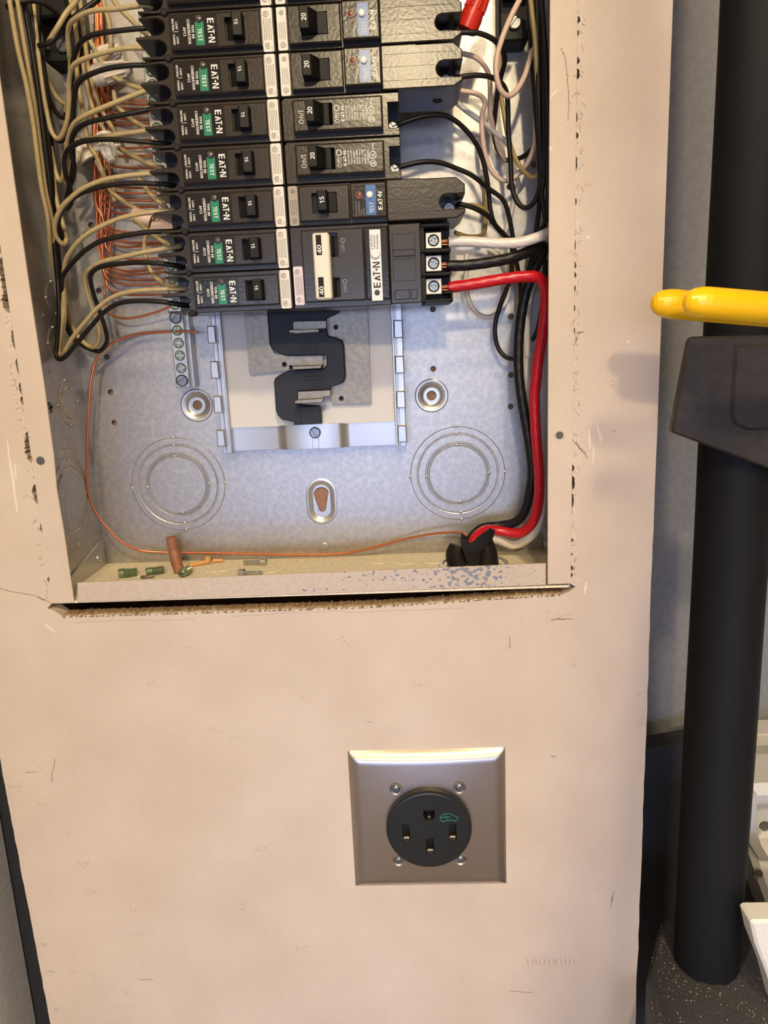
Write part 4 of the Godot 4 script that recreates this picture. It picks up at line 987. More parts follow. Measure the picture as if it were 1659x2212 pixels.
	b.prism([Vector2(-244.5, 178.4), Vector2(87.0, 180.4), Vector2(87.0, 196.2), Vector2(-242.5, 193.2)], -1.4, -0.1, 0.4)
	part("bottom_lip", b, "lip_paint", t, "beige painted lip rubbed to bare metal")
	for sx in [[-256, 281, 3.0], [95.5, 284.5, 2.6]]:
		b = mb()
		b.xf = Transform3D(Basis(), Vector3(sx[0], sx[1], 0.1))
		b.lathe([Vector2(sx[2] + 1.2, -0.02), Vector2(sx[2] + 0.9, 0.35), Vector2(sx[2], 0.12)], 18)
		part("screw_hole_rim", b, "chase_paint", t)
		b = mb()
		b.disc(sx[0], sx[1], 0.16, sx[2], 18)
		part("screw_hole", b, "dull_hole", t)
	# knockouts
	b = mb()
	knockout(b, Transform3D(Basis(), Vector3(-193, 244.5, -95)), 38.5, [1.0, 0.84, 0.66, 0.61])
	part("knockout", b, "steel", t)
	b = mb()
	knockout(b, Transform3D(Basis(), Vector3(33.6, 244.8, -95)), 38.0, [1.0, 0.84, 0.66, 0.61])
	part("knockout", b, "steel", t)
	var on_left := Basis(Vector3(0, 0, -1), Vector3(0, 1, 0), Vector3(1, 0, 0))
	for k in [[315.5, -64.0, 17.0, [1.0, 0.66]], [244.5, -48.0, 36.5, [1.0, 0.84, 0.66]], [392, -63.0, 11.5, [1.0]], [360, -56.0, 11.0, [1.0]], [379, -26.0, 17.0, [1.0]], [340, -22.0, 19.0, [1.0]]]:
		b = mb()
		knockout(b, Transform3D(on_left, Vector3(-261, k[0], k[1])), k[2], k[3])
		part("knockout", b, "steel", t)
	var on_floor := Basis(Vector3(1, 0, 0), Vector3(0, 0, -1), Vector3(0, 1, 0))
	for k in [[-222, -66.0, 13.0], [-160, -70.0, 11.0], [-120, -64.0, 12.0], [-74, -58.0, 24.0], [-33, -74.0, 7.0], [-12, -72.0, 9.0], [12, -72.0, 9.0], [72, -66.0, 14.0], [-20, -52.0, 12.0]]:
		b = mb()
		knockout(b, Transform3D(on_floor, Vector3(k[0], 179.6, k[1])), k[2], [1.0, 0.72] if k[2] > 20 else [1.0], false)
		part("knockout", b, "dusty", t)
	# corner tabs, rivets and dimples
	for sx in [-1, 1]:
		b = mb()
		var xx := -260.9 if sx < 0 else 102.7
		b.xf = Transform3D(Basis(Vector3(0, 0, -1), Vector3(0, 1, 0), Vector3(1.0 if sx < 0 else -1.0, 0, 0)), Vector3(xx, 0, 0))
		var corner := [Vector2(20, 179.7), Vector2(92, 179.7), Vector2(92, 200), Vector2(84, 201), Vector2(30, 190)]
		b.prism(corner, 0, 1.3, 0.3)
		b.xf = b.xf * Transform3D(Basis(), Vector3(79, 189, 1.2))
		b.lathe([Vector2(3.8, 0), Vector2(3.4, 1.2), Vector2(2.6, 1.6), Vector2(2.2, 1.0), Vector2(0, 1.2)], 20)
		part("corner_tab", b, "steel_fine", t)
	for r in [[-77.1, 188.0], [-224.9, 187.2]]:
		b = mb()
		b.xf = Transform3D(Basis(), Vector3(r[0], r[1], -95))
		b.lathe([Vector2(3.6, 0), Vector2(3.4, 0.8), Vector2(2.6, 1.0), Vector2(2.2, 0.5), Vector2(0, 0.6)], 20)
		part("rivet", b, "steel_fine", t)
	b = mb()
	b.xf = Transform3D(on_left, Vector3(-260.9, 314.5, -31))
	screw_head(b, Vector3.ZERO, 4.2, 0.3, true, 2.2)
	part("screw", b, "plated", t)
	# black plastic supports with their screws, high in both gutters
	for k in [[-249.5, -222.5, -235.4, 560.3, 550, -68.0], [67, 87.5, 77.5, 558, 547, -68.0]]:
		b = mb()
		b.box(k[0], k[1], k[4], 640, -94.8, k[5] - 6, 1.5, 3.0)
		b.box(k[0] + 2, k[1] - 2, k[4] + 24, 640, -90, k[5] + 6, 1.5, 2.0)
		var sp := part("support_block", b, "black_plastic", t)
		b = mb()
		screw_head(b, Vector3(k[2], k[3], k[5] - 6.2), 4.6, 0.9, false, 2.4)
		part("screw", b, "plated", sp)

func bus() -> void:
	var t := thing("bus_assembly", "bus bar assembly of silver plates and black insulator on a white sheet", "bus assembly", Vector3(-77, 270, -90))
	var b := mb()
	b.box(-142.5, -14, 290, 900, -81, -80)
	part("insulating_sheet", b, "insulator", t, "plain white insulating sheet")
	# rails with their hooks
	for sx in [-1, 1]:
		b = mb()
		var x0 := -150.0 if sx < 0 else -14.5
		b.box(x0, x0 + 8.0, 270.5, 900, -90, -78.5, 0.4)
		b.box(x0 + (0.0 if sx > 0 else 6.4), x0 + (1.6 if sx > 0 else 8.0), 270.5, 900, -79, -75, 0.4)
		b.box(x0 + 2.4, x0 + 3.6, 270.5, 900, -79, -77.4, 0.3)
		var rail := part("rail", b, "steel_fine", t)
		for i in 12:
			var yc := 277.0 + 26.0 * i + (4.0 if sx > 0 else 6.0)
			b = mb()
			b.prism([Vector2(x0 - 2.6, yc - 6.4), Vector2(x0 + 4.0, yc - 6.6), Vector2(x0 + 3.8, yc + 6.4), Vector2(x0 - 2.2, yc + 6.6)] if sx < 0 else [Vector2(x0 + 1.6, yc - 6.4), Vector2(x0 + 8.6, yc - 6.6), Vector2(x0 + 8.4, yc + 6.4), Vector2(x0 + 1.8, yc + 6.6)], -80, -72.5, 0.8)
			part("hook_tab", b, "steel_fine", rail)
	# crossbar with its raised middle
	b = mb()
	# a strip with a raised middle: its section in x and z drawn out along y
	b.xf = Transform3D(Basis(Vector3(1, 0, 0), Vector3(0, 0, 1), Vector3(0, -1, 0)), Vector3(0, 290.5, 0))
	b.prism([Vector2(-142, -84), Vector2(-142, -82.4), Vector2(-107, -82.4), Vector2(-103.4, -81.6), Vector2(-101.2, -78.6), Vector2(-98.6, -77.6), Vector2(-58.6, -77.6), Vector2(-56, -78.6), Vector2(-53.8, -81.6), Vector2(-50.4, -82.4), Vector2(-14.5, -82.4), Vector2(-14.5, -84)], 0.0, 19.0, 0.2)
	b.xf = Transform3D()
	b.box(-79.4, -74.2, 271.6, 281.0, -78.0, -77.2, 0.3)
	var cr := part("crossbar", b, "steel_fine", t)
	b = mb()
	screw_head(b, Vector3(-76.7, 284.2, -77.5), 4.4, 2.1, false, 2.2)
	part("screw", b, "plated", cr)
	# the two bus plates, the black insulator between them and the stabs the breakers grip
	var pl := v2([-123.9, 378.7, -105.8, 377.9, -106.5, 352.1, -103.4, 345.4, -93.7, 342.9, -66.9, 342.2, -67.3, 335.2, -89.9, 335.8, -92.7, 336.3, -92.9, 332.5, -123.6, 330.6])
	pl[0].y = 640
	pl[1].y = 640
	punched("bus_plate", pl, -78.0, -74.0, [[-96.2, 336.8, 1.9]], "bus_metal", t)
	var pr := v2([-65.7, 380.7, -31.5, 379.2, -32, 304.9, -62.3, 305.6, -62.5, 311.5, -75.9, 312, -75.3, 321.5, -52.6, 322.9, -50.9, 352.9, -63.1, 356.2, -66.8, 362.7])
	pr[0].y = 640
	pr[1].y = 640
	punched("bus_plate", pr, -79.5, -76.0, [[-54.9, 309.6, 1.9], [-56.0, 362.5, 1.9]], "bus_metal", t)
	# black backing added so that the bolt holes look dark
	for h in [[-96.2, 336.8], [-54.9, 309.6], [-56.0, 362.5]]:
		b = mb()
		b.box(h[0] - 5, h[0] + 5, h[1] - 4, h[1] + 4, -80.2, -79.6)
		part("hole_backing", b, "bus_black", t)
	b = mb()
	var bi := v2([-105, 378.8, -48.8, 376.3, -52.6, 372.8, -62.4, 368.6, -62.6, 361.3, -61.7, 356.3, -56.6, 355.2, -51.9, 352.7, -50.3, 348.5, -50.4, 325.9, -52.4, 321.8, -56.2, 320.2, -62, 318.9, -62.5, 316.8, -86.4, 316.6, -88, 307.3, -84.6, 306.2, -73, 305.1, -70.7, 303.2, -70.4, 291.9, -91.5, 291.5, -91.7, 293.6, -100.2, 295.8, -103.4, 299, -104.7, 302.7, -104.6, 324, -103.5, 327, -100.2, 329.2, -92, 332.5, -66.4, 332.6, -64.2, 334.9, -63.7, 342.1, -92.5, 342.9, -100.2, 345.9, -103.6, 349, -105.2, 352])
	bi[0].y = 640
	bi[1].y = 640
	b.prism(bi, -77.5, -70, 0.8)
	for r in [[-82, -70.5, 349.5, 351.5], [-82, -70.5, 344.5, 346.5], [-81, -70, 325.0, 327.0]]:
		b.frame(Rect2(r[0] - 0.6, r[2] - 0.6, r[1] - r[0] + 1.2, r[3] - r[2] + 1.2), Rect2(r[0], r[2], r[1] - r[0], r[3] - r[2]), -70.1, -69.4, 0.2)
	b.box(-86, -70.6, 292, 305, -71, -68.2, 0.5)
	part("insulator", b, "bus_black", t, "dark grey moulded S-shaped insulator")
	for k in [[v2([-86.5, 367.8, -61.8, 367.3, -62.1, 361.5, -68.4, 361.5, -68.5, 360.9, -87, 361.7]), -70.0, -66.0], [v2([-88.5, 361.7, -67.2, 361.3, -66.6, 359, -84.5, 358.8, -86.2, 359.4, -88.6, 359.5]), -69.0, -58.0], [v2([-88.2, 335.6, -68.7, 335.4, -66, 335.8, -67.6, 333.2, -88.4, 333.1]), -74.0, -60.0], [v2([-86.4, 316.7, -61.8, 316.9, -61.7, 312.2, -66.9, 311.8, -67, 310.6, -86.9, 310.6]), -70.0, -66.0], [v2([-88.2, 309.9, -86.3, 311, -66.3, 311.6, -67.7, 308.4, -88, 308.3]), -69.0, -58.0]]:
		b = mb()
		b.prism(k[0], k[1], k[2], 0.4)
		part("stab", b, "bus_metal", t)

# a flat plate with round holes right through it
func punched(called: String, poly: Array, z0: float, z1: float, holes: Array, m: String, parent: Node3D) -> void:
	var c := CSGCombiner3D.new()
	c.name = called
	parent.add_child(c, true)
	c.set_meta("label", "dull silver bus plate")
	var p := CSGPolygon3D.new()
	var flat := PackedVector2Array()
	for v in poly:
		flat.append(Vector2(v.x - O.x, v.y - O.y) * 0.001)
	if Geometry2D.is_polygon_clockwise(flat):
		flat.reverse()
	p.polygon = flat
	p.depth = (z1 - z0) * 0.001
	p.position.z = (z1 - O.z) * 0.001
	p.material = M[m]
	c.add_child(p)
	for h in holes:
		var k := CSGCylinder3D.new()
		k.operation = CSGShape3D.OPERATION_SUBTRACTION
		k.radius = h[2] * 0.001
		k.height = 0.02
		k.sides = 20
		k.rotation_degrees.x = 90
		k.position = (Vector3(h[0], h[1], (z0 + z1) / 2) - O) * 0.001
		k.material = M[m]
		c.add_child(k)

func ground_bar() -> void:
	var t := thing("ground_bar", "silver ground bar with a row of green slotted screws", "ground bar", Vector3(-176, 322, -95))
	var b := mb()
	b.prism([Vector2(-181.6, 322.5), Vector2(-170.6, 322.5), Vector2(-170.6, 640), Vector2(-181.6, 640)], -88, -78, 0.6)
	part("bar", b, "steel_fine", t)
	b = mb()
	b.box(-171.4, -168.4, 322.5, 640, -94, -84, 0.3)
	part("mounting_foot", b, "steel_fine", t)
	for i in 24:
		var yy := 328.0 + 9.35 * i
		var silver := i == 0 or i == 5
		b = mb()
		screw_head(b, Vector3(-176.1, yy, -78.2), 4.6 if silver else 3.9, 0.5 + i * 1.3, not silver, 2.4 if silver else 1.6)
		part("screw", b, "plated" if silver else "green_screw", t, "large silver slotted screw" if silver else "")


# ------------------------------------------------------------------ breakers

const PITCH := 25.4
const LEFT_ORDER := {-1: "eighth", 0: "seventh", 1: "sixth", 2: "fifth", 3: "fourth", 4: "third", 5: "second"}

func row_y(k: int) -> float:
	return 538.75 - PITCH * k

func body_label(t: Node3D, x0: float, x1: float, y0: float, y1: float, z: float, m: String, flip: bool, seed_no: int, called := "sticker") -> void:
	var b := mb()
	b.prism(MB.rect(x0, x1, y0, y1, 1.0), z - 0.4, z, 0.0)
	var s := part(called, b, m, t)
	b = mb()
	var zz := z + 0.06
	var cx := (x0 + x1) / 2
	var ht := y1 - y0
	if flip:
		# a mark in a box at the top, fine print, a ringed mark at the foot
		b.ring(cx, y1 - 3.2, zz, 1.3, 0.3)
		write(b, "D", cx, y1 - 3.2, zz, 1.1, 1.1, PI / 2)
		fine_print(b, x0 + 0.8, x1 - 0.8, y0 + 6.2, y0 + ht * 0.66, zz, 4, seed_no)
		b.ring(cx, y0 + 3.0, zz, 1.6, 0.3)
		write(b, "UL", cx, y0 + 3.0, zz, 1.6, 1.3, PI / 2)
	else:
		b.ring(cx - 0.6, y1 - 3.6, zz, 1.7, 0.3)
		write(b, "UL", cx - 0.6, y1 - 3.6, zz, 1.8, 1.5, -PI / 2)
		fine_print(b, x0 + 0.7, x1 - 0.7, y0 + 6.4, y1 - 5.8, zz, 5, seed_no)
		fine_print(b, x1 - 1.6, x1 - 0.8, y0 + 1.2, y0 + 3.4, zz, 1, seed_no + 1)
		b.ring(cx - 0.4, y0 + 3.2, zz, 1.6, 0.35, 14, 0.7, TAU - 0.7)
		write(b, "S", cx - 0.2, y0 + 3.2, zz, 1.2, 1.5, -PI / 2)
	part("label_print", b, "print_ink", s)

func handle(t: Node3D, prof: Array, y0: float, y1: float, word: String, wx: float, wz: float, turn: float, wy := 0.0) -> void:
	# an outline in x and z drawn out along y
	var b := mb()
	b.xf = Transform3D(Basis(Vector3(1, 0, 0), Vector3(0, 0, 1), Vector3(0, -1, 0)), Vector3(0, y1, 0))
	b.prism(prof, 0.0, y1 - y0, 0.3)
	var h := part("handle", b, "handle_black", t)
	b = mb()
	write(b, word, wx, (y0 + y1) / 2 + wy, wz, 3.9 if turn > 0 else 2.9, 2.9 if turn > 0 else 2.3, turn)
	part("number", b, "print_white", h)

func single_afci(k: int) -> Node3D:
	var yc := row_y(k)
	var t := thing("afci_breaker", "", "breaker", Vector3(-118, yc - 12.4, -65), "15-amp breakers with green test strips")
	var z := -9.2
	var b := mb()
	b.box(-142, -77.3, yc - 12.45, yc + 12.45, -62, z, 0.5)
	part("case", b, "dark_plastic", t)
	b = mb()
	b.frame(Rect2(-141, yc - 9.7, 56, 19.4), Rect2(-107, yc - 6.5, 12.2, 13.0), z, -4.5, 0.9)
	for r in [[-94.4, -86.0, 0.2], [-110.2, -107.4, 0.2], [-94.4, -86.0, 6.6], [-110.2, -107.4, 6.6]]:
		b.box(r[0], r[1], yc + r[2] - 0.12, yc + r[2] + 0.12, -4.6, -4.35)
	part("face", b, "dark_plastic", t)
	# comb of wire sockets at the outer end
	b = mb()
	var comb := [Vector2(-141.8, yc - 12.4), Vector2(-141.8, yc + 12.4), Vector2(-152, yc + 12.2), Vector2(-161, yc + 11.4), Vector2(-161, yc + 10.2), Vector2(-151, yc + 10.6)]
	for i in 9:
		var a := PI * 0.5 - PI * i / 8.0
		comb.append(Vector2(-150.2 + cos(a) * 4.9, yc + 6.0 + sin(a) * 4.6))
	comb.append_array([Vector2(-155, yc + 1.3), Vector2(-164, yc + 0.6), Vector2(-164, yc - 1.0), Vector2(-155, yc - 1.2)])
	for i in 9:
		var a := PI * 0.5 - PI * i / 8.0
		comb.append(Vector2(-150.2 + cos(a) * 4.9, yc - 6.0 + sin(a) * 4.6))
	comb.append_array([Vector2(-151, yc - 10.6), Vector2(-161, yc - 10.4), Vector2(-161, yc - 11.6), Vector2(-152, yc - 12.3)])
	b.prism(comb, -60, -10.5, 0.4)
	b.box(-160, -144, yc - 12, yc + 12, -60, -36)
	var c := part("terminal_comb", b, "dark_plastic", t)
	for s in [-1, 1]:
		b = mb()
		screw_head(b, Vector3(-147.6, yc + 6.0 * s - 0.6, -26), 3.5, 0.7 + 0.5 * s, true, 1.2)
		part("terminal_screw", b, "plated", c)
	b = mb()
	b.xf = Transform3D(Basis(), Vector3(-144.6, yc - 12.2, -9.6))
	b.lathe([Vector2(2.2, -6), Vector2(2.2, 0.2), Vector2(1.6, 0.7), Vector2(0, 0.7)], 14)
	part("case_rivet", b, "black_plastic", t)
	handle(t, [Vector2(-106.6, -8.6), Vector2(-103, -7.8), Vector2(-101.8, -4.5), Vector2(-101.4, 2.6), Vector2(-100.6, 3.2), Vector2(-95.6, 2.4), Vector2(-95.0, 1.6), Vector2(-94.9, -8.6)], yc - 6.2, yc + 6.2, "15", -98.6, 3.05, -PI / 2, 1.0)
	body_label(t, -85.0, -78.5, yc - 12.1, yc + 12.1, z + 0.3, "sticker", false, 5)
	b = mb()
	b.prism(MB.rect(-140.0, -111.6, yc - 8.7, yc + 8.7, 0.5), -4.8, -4.42, 0.05)
	var f := part("front_label", b, "print_film", t)
	b = mb()
	b.bar(-125.1, -119.8, yc - 7.9, yc + 4.9, -4.36)
	part("green_strip", b, "green_print", f, "green test strip")
	b = mb()
	var zz := -4.3
	logo(b, -115.4, yc - 0.2, zz, 13.4, 4.0, -PI / 2)
	write(b, "TEST", -122.3, yc - 2.2, zz, 7.0, 2.5, -PI / 2)
	write(b, "TYPE BR", -126.6, yc - 0.4, zz, 7.6, 1.6, -PI / 2)
	write(b, "COMBINATION", -129.0, yc - 0.2, zz, 13.4, 1.7, -PI / 2)
	write(b, "AFCI", -131.6, yc - 0.1, zz, 4.9, 1.6, -PI / 2)
	write(b, "LOAD", -136.2, yc + 3.4, zz, 4.0, 1.3, -PI / 2)
	write(b, "NEUTRAL", -138.4, yc + 3.9, zz, 6.6, 1.3, -PI / 2)
	b.bar(-138.6, -135.4, yc + 0.0, yc + 0.25, zz)
	write(b, "LOAD", -136.2, yc - 4.6, zz, 4.0, 1.3, -PI / 2)
	write(b, "POWER", -138.4, yc - 4.2, zz, 5.6, 1.3, -PI / 2)
	part("lettering", b, "print_white", f)
	b = mb()
	b.xf = Transform3D(Basis(), Vector3(-122.3, yc + 6.4, -4.5))
	b.lathe([Vector2(2.2, 0), Vector2(2.0, 1.0), Vector2(1.3, 1.6), Vector2(0, 1.8)], 18)
	part("test_button", b, "clear_button", t)
	return t

# a slot-ended outline, as the long breakers have at their wire end
func slotted(x0: float, x1: float, yc: float, sy: float, deep: float) -> Array:
	var p := [Vector2(x0, yc - 12.4), Vector2(x1 - 5.5, yc - 12.4), Vector2(x1, yc - 9.0), Vector2(x1, yc + sy - 4.4)]
	for i in 9:
		var a := -PI / 2 - PI * i / 8.0
		p.append(Vector2(x1 - deep + 4.4 + cos(a) * 4.4, yc + sy + sin(a) * 4.4))
	p.append_array([Vector2(x1, yc + sy + 4.4), Vector2(x1, yc + 7.6), Vector2(x1 - 5.4, yc + 12.0), Vector2(x0 + 22, yc + 12.0), Vector2(x0 + 21, yc + 12.4), Vector2(x0, yc + 12.4)])
	return p

func dual_breaker(k: int, amps: String) -> Node3D:
	var yc := row_y(k)
	var twenty := amps == "20"
	var t := thing("dual_breaker", "", "breaker", Vector3(-20, yc - 12.4, -65), "20-amp breakers with blue test strips" if twenty else "")
	var b := mb()
	b.box(-76.6, -13, yc - 12.45, yc + 12.45, -62, -9.2, 0.5)
	part("case", b, "dark_plastic", t)
	b = mb()
	b.prism(slotted(-13.2, 36.4, yc, -2.4, 16.0), -55, -6.4, 0.7)
	for yy in [7.2, 0.3, -7.4]:
		b.box(-12.6, 19.0 if absf(yy) < 5 else 30.5, yc + yy - 0.15, yc + yy + 0.15, -6.5, -6.1)
	b.box(18, 34, yc - 9, yc + 5, -54, -33)
	var e := part("wire_end", b, "dark_plastic", t)
	b = mb()
	screw_head(b, Vector3(27.2, yc - 3.6, -25), 4.0, 0.9, true, 1.2)
	part("terminal_screw", b, "plated", e)
	b = mb()
	b.frame(Rect2(-68.6, yc - 10.4, 32.0, 21.0), Rect2(-60.5, yc - 6.0, 16.0, 12.4), -9.2, -4.2, 0.7)
	part("face", b, "dark_plastic", t)
	b = mb()
	b.box(-60.5, -44.5, yc - 6.0, yc + 6.4, -9.3, -8.6)
	part("socket", b, "handle_black", t)
	var shift := 0.0 if twenty else 4.6
	handle(t, [Vector2(-60.8 + shift, -8.6), Vector2(-60.6 + shift, 5.4), Vector2(-60.0 + shift, 6.0), Vector2(-55.2 + shift, 5.4), Vector2(-54.6 + shift, 4.6), Vector2(-51.4 + shift * 0.4, -1.0), Vector2(-50.6 + shift * 0.2, -3.8), Vector2(-45.0, -4.6), Vector2(-44.7, -8.6)], yc - 5.7, yc + 6.0, amps, -57.6 + shift, 6.1, PI / 2)
	body_label(t, -75.8, -69.9, yc - 11.9, yc + 11.9, -8.9, "sticker" if twenty else "sticker_grey", true, 15)
	b = mb()
	b.box(-35.8, -13.2, yc - 10.2, yc + 10.8, -9.2, -2.2, 0.9)
	var pb := part("test_block", b, "dark_plastic", t)
	b = mb()
	b.prism(MB.rect(-34.4, -14.4, yc - 9.0, yc + 9.2, 0.6), -2.6, -2.12, 0.0)
	var f := part("front_label", b, "print_film", pb)
	b = mb()
	b.bar(-26.2, -19.8, yc - 8.7, yc + 8.9, -2.07)
	part("blue_strip", b, "blue_print", f, "blue test strip")
	b = mb()
	write(b, "TEST", -22.6, yc - 4.4, -2.0, 6.4, 2.6, PI / 2, false)
	logo(b, -17.2, yc - 0.6, -2.0, 10.6, 2.7, PI / 2)
	part("lettering", b, "print_white", f)
	b = mb()
	write(b, "Dual Purpose", -32.4, yc - 4.4, -2.0, 8.4, 1.2, PI / 2, false)
	write(b, "Combination", -30.8, yc - 4.6, -2.0, 8.0, 1.2, PI / 2, false)
	write(b, "Type", -29.2, yc - 7.0, -2.0, 3.2, 1.2, PI / 2, false)
	write(b, "AF/GF", -27.6, yc - 6.4, -2.0, 4.4, 1.2, PI / 2, false)
	part("small_print", b, "print_grey", f)
	b = mb()
	b.xf = Transform3D(Basis(), Vector3(-30.4, yc + 3.2, -2.2))
	b.lathe([Vector2(2.3, 0), Vector2(2.2, 0.7), Vector2(1.7, 0.7), Vector2(1.6, 0.3), Vector2(0, 0.5)], 20)
	part("indicator", b, "red_dot", pb)
	b = mb()
	b.xf = Transform3D(Basis(), Vector3(-23.6, yc + 3.2, -2.2))
	b.lathe([Vector2(2.1, 0), Vector2(2.0, 1.2), Vector2(1.4, 1.7), Vector2(0, 1.8)], 20)
	part("test_button", b, "white", pb)
	b = mb()
	b.xf = Transform3D(Basis(Vector3(1, 0, 0), Vector3(0, 0, 1), Vector3(0, -1, 0)), Vector3(22, yc - 12.3, -34))
	b.lathe([Vector2(3.4, -0.2), Vector2(3.2, 0.5), Vector2(2.2, 0.5), Vector2(2.0, 0.1), Vector2(0, 0.1)], 18)
	part("case_rivet", b, "black_plastic", t)
	return t

func plain_breaker(k: int) -> Node3D:
	var yc := row_y(k)
	var t := thing("plain_breaker", "", "breaker", Vector3(-40, yc - 12.4, -65), "plain 20-amp breakers")
	var b := mb()
	b.prism([Vector2(-76.4, yc - 12.4), Vector2(-3.2, yc - 12.4), Vector2(-3.2, yc - 7.8), Vector2(-10.0, yc - 7.8), Vector2(-10.0, yc + 6.6), Vector2(-3.2, yc + 6.6), Vector2(-3.2, yc + 12.4), Vector2(-74.6, yc + 12.4), Vector2(-76.4, yc + 10.6)], -62, -9.2, 0.5)
	b.box(-10.4, -3.6, yc - 7.8, yc + 6.6, -61, -36)
	for yy in [-8.4, 8.2]:
		b.box(-76.2, -69, yc + yy - 0.12, yc + yy + 0.12, -9.3, -9.0)
	part("case", b, "dark_plastic", t)
	b = mb()
	b.frame(Rect2(-69, yc - 9.4, 55.6, 18.6), Rect2(-60.2, yc - 6.2, 16.0, 12.6), -9.2, -2.4, 1.1)
	b.frame(Rect2(-34.2, yc - 8.0, 8.4, 3.4), Rect2(-34.0, yc - 7.8, 8.0, 3.0), -2.5, -2.2, 0.0)
	part("face", b, "dark_plastic", t)
	b = mb()
	b.box(-60.2, -44.2, yc - 6.2, yc + 6.4, -9.3, -8.6)
	part("socket", b, "handle_black", t)
	handle(t, [Vector2(-60.0, -8.6), Vector2(-59.9, 6.4), Vector2(-59.4, 7.0), Vector2(-54.9, 6.4), Vector2(-54.3, 5.6), Vector2(-51.0, 0.0), Vector2(-50.3, -3.0), Vector2(-49.0, -2.6), Vector2(-46.6, -3.2), Vector2(-44.6, -6.5), Vector2(-44.5, -8.6)], yc - 5.9, yc + 6.1, "20", -57.2, 7.1, PI / 2)
	b = mb()
	screw_head(b, Vector3(-8.2, yc - 4.4, -24), 4.2, 0.4, true, 1.4)
	part("terminal_screw", b, "plated", t)
	b = mb()
	var z := -2.3
	write(b, "On/I", -63.8, yc - 0.8, z, 7.6, 3.0, PI / 2, false)
	write(b, "Off/", -41.6, yc - 2.2, z, 6.0, 2.9, PI / 2, false)
	b.ring(-41.6, yc + 3.2, z, 1.9, 0.5, 8)
	logo(b, -38.0, yc - 0.2, z, 8.6, 1.9, PI / 2)
	var x := -35.6
	for s in ["Type BR120", "Type C120", "120 / 240 V~", "CU/AL SWD", "HACR Type", "1 Pole   J-600", "E7816 - T", "LR43556 ENC."]:
		write(b, s, x, yc + 0.2, z, 8.2 if s.length() > 8 else 6.8, 1.25, PI / 2)
		x += 1.72
	b.ring(-20.6, yc + 0.8, z, 2.3, 0.45)
	write(b, "UL", -20.6, yc + 0.8, z, 2.2, 2.2, PI / 2)
	write(b, "LISTED", -20.4, yc + 5.6, z, 4.2, 1.0, PI / 2)
	b.ring(-20.6, yc - 4.0, z, 2.0, 0.4)
	write(b, "S", -20.6, yc - 4.0, z, 1.6, 2.2, PI / 2)
	part("lettering", b, "print_white", t)
	return t

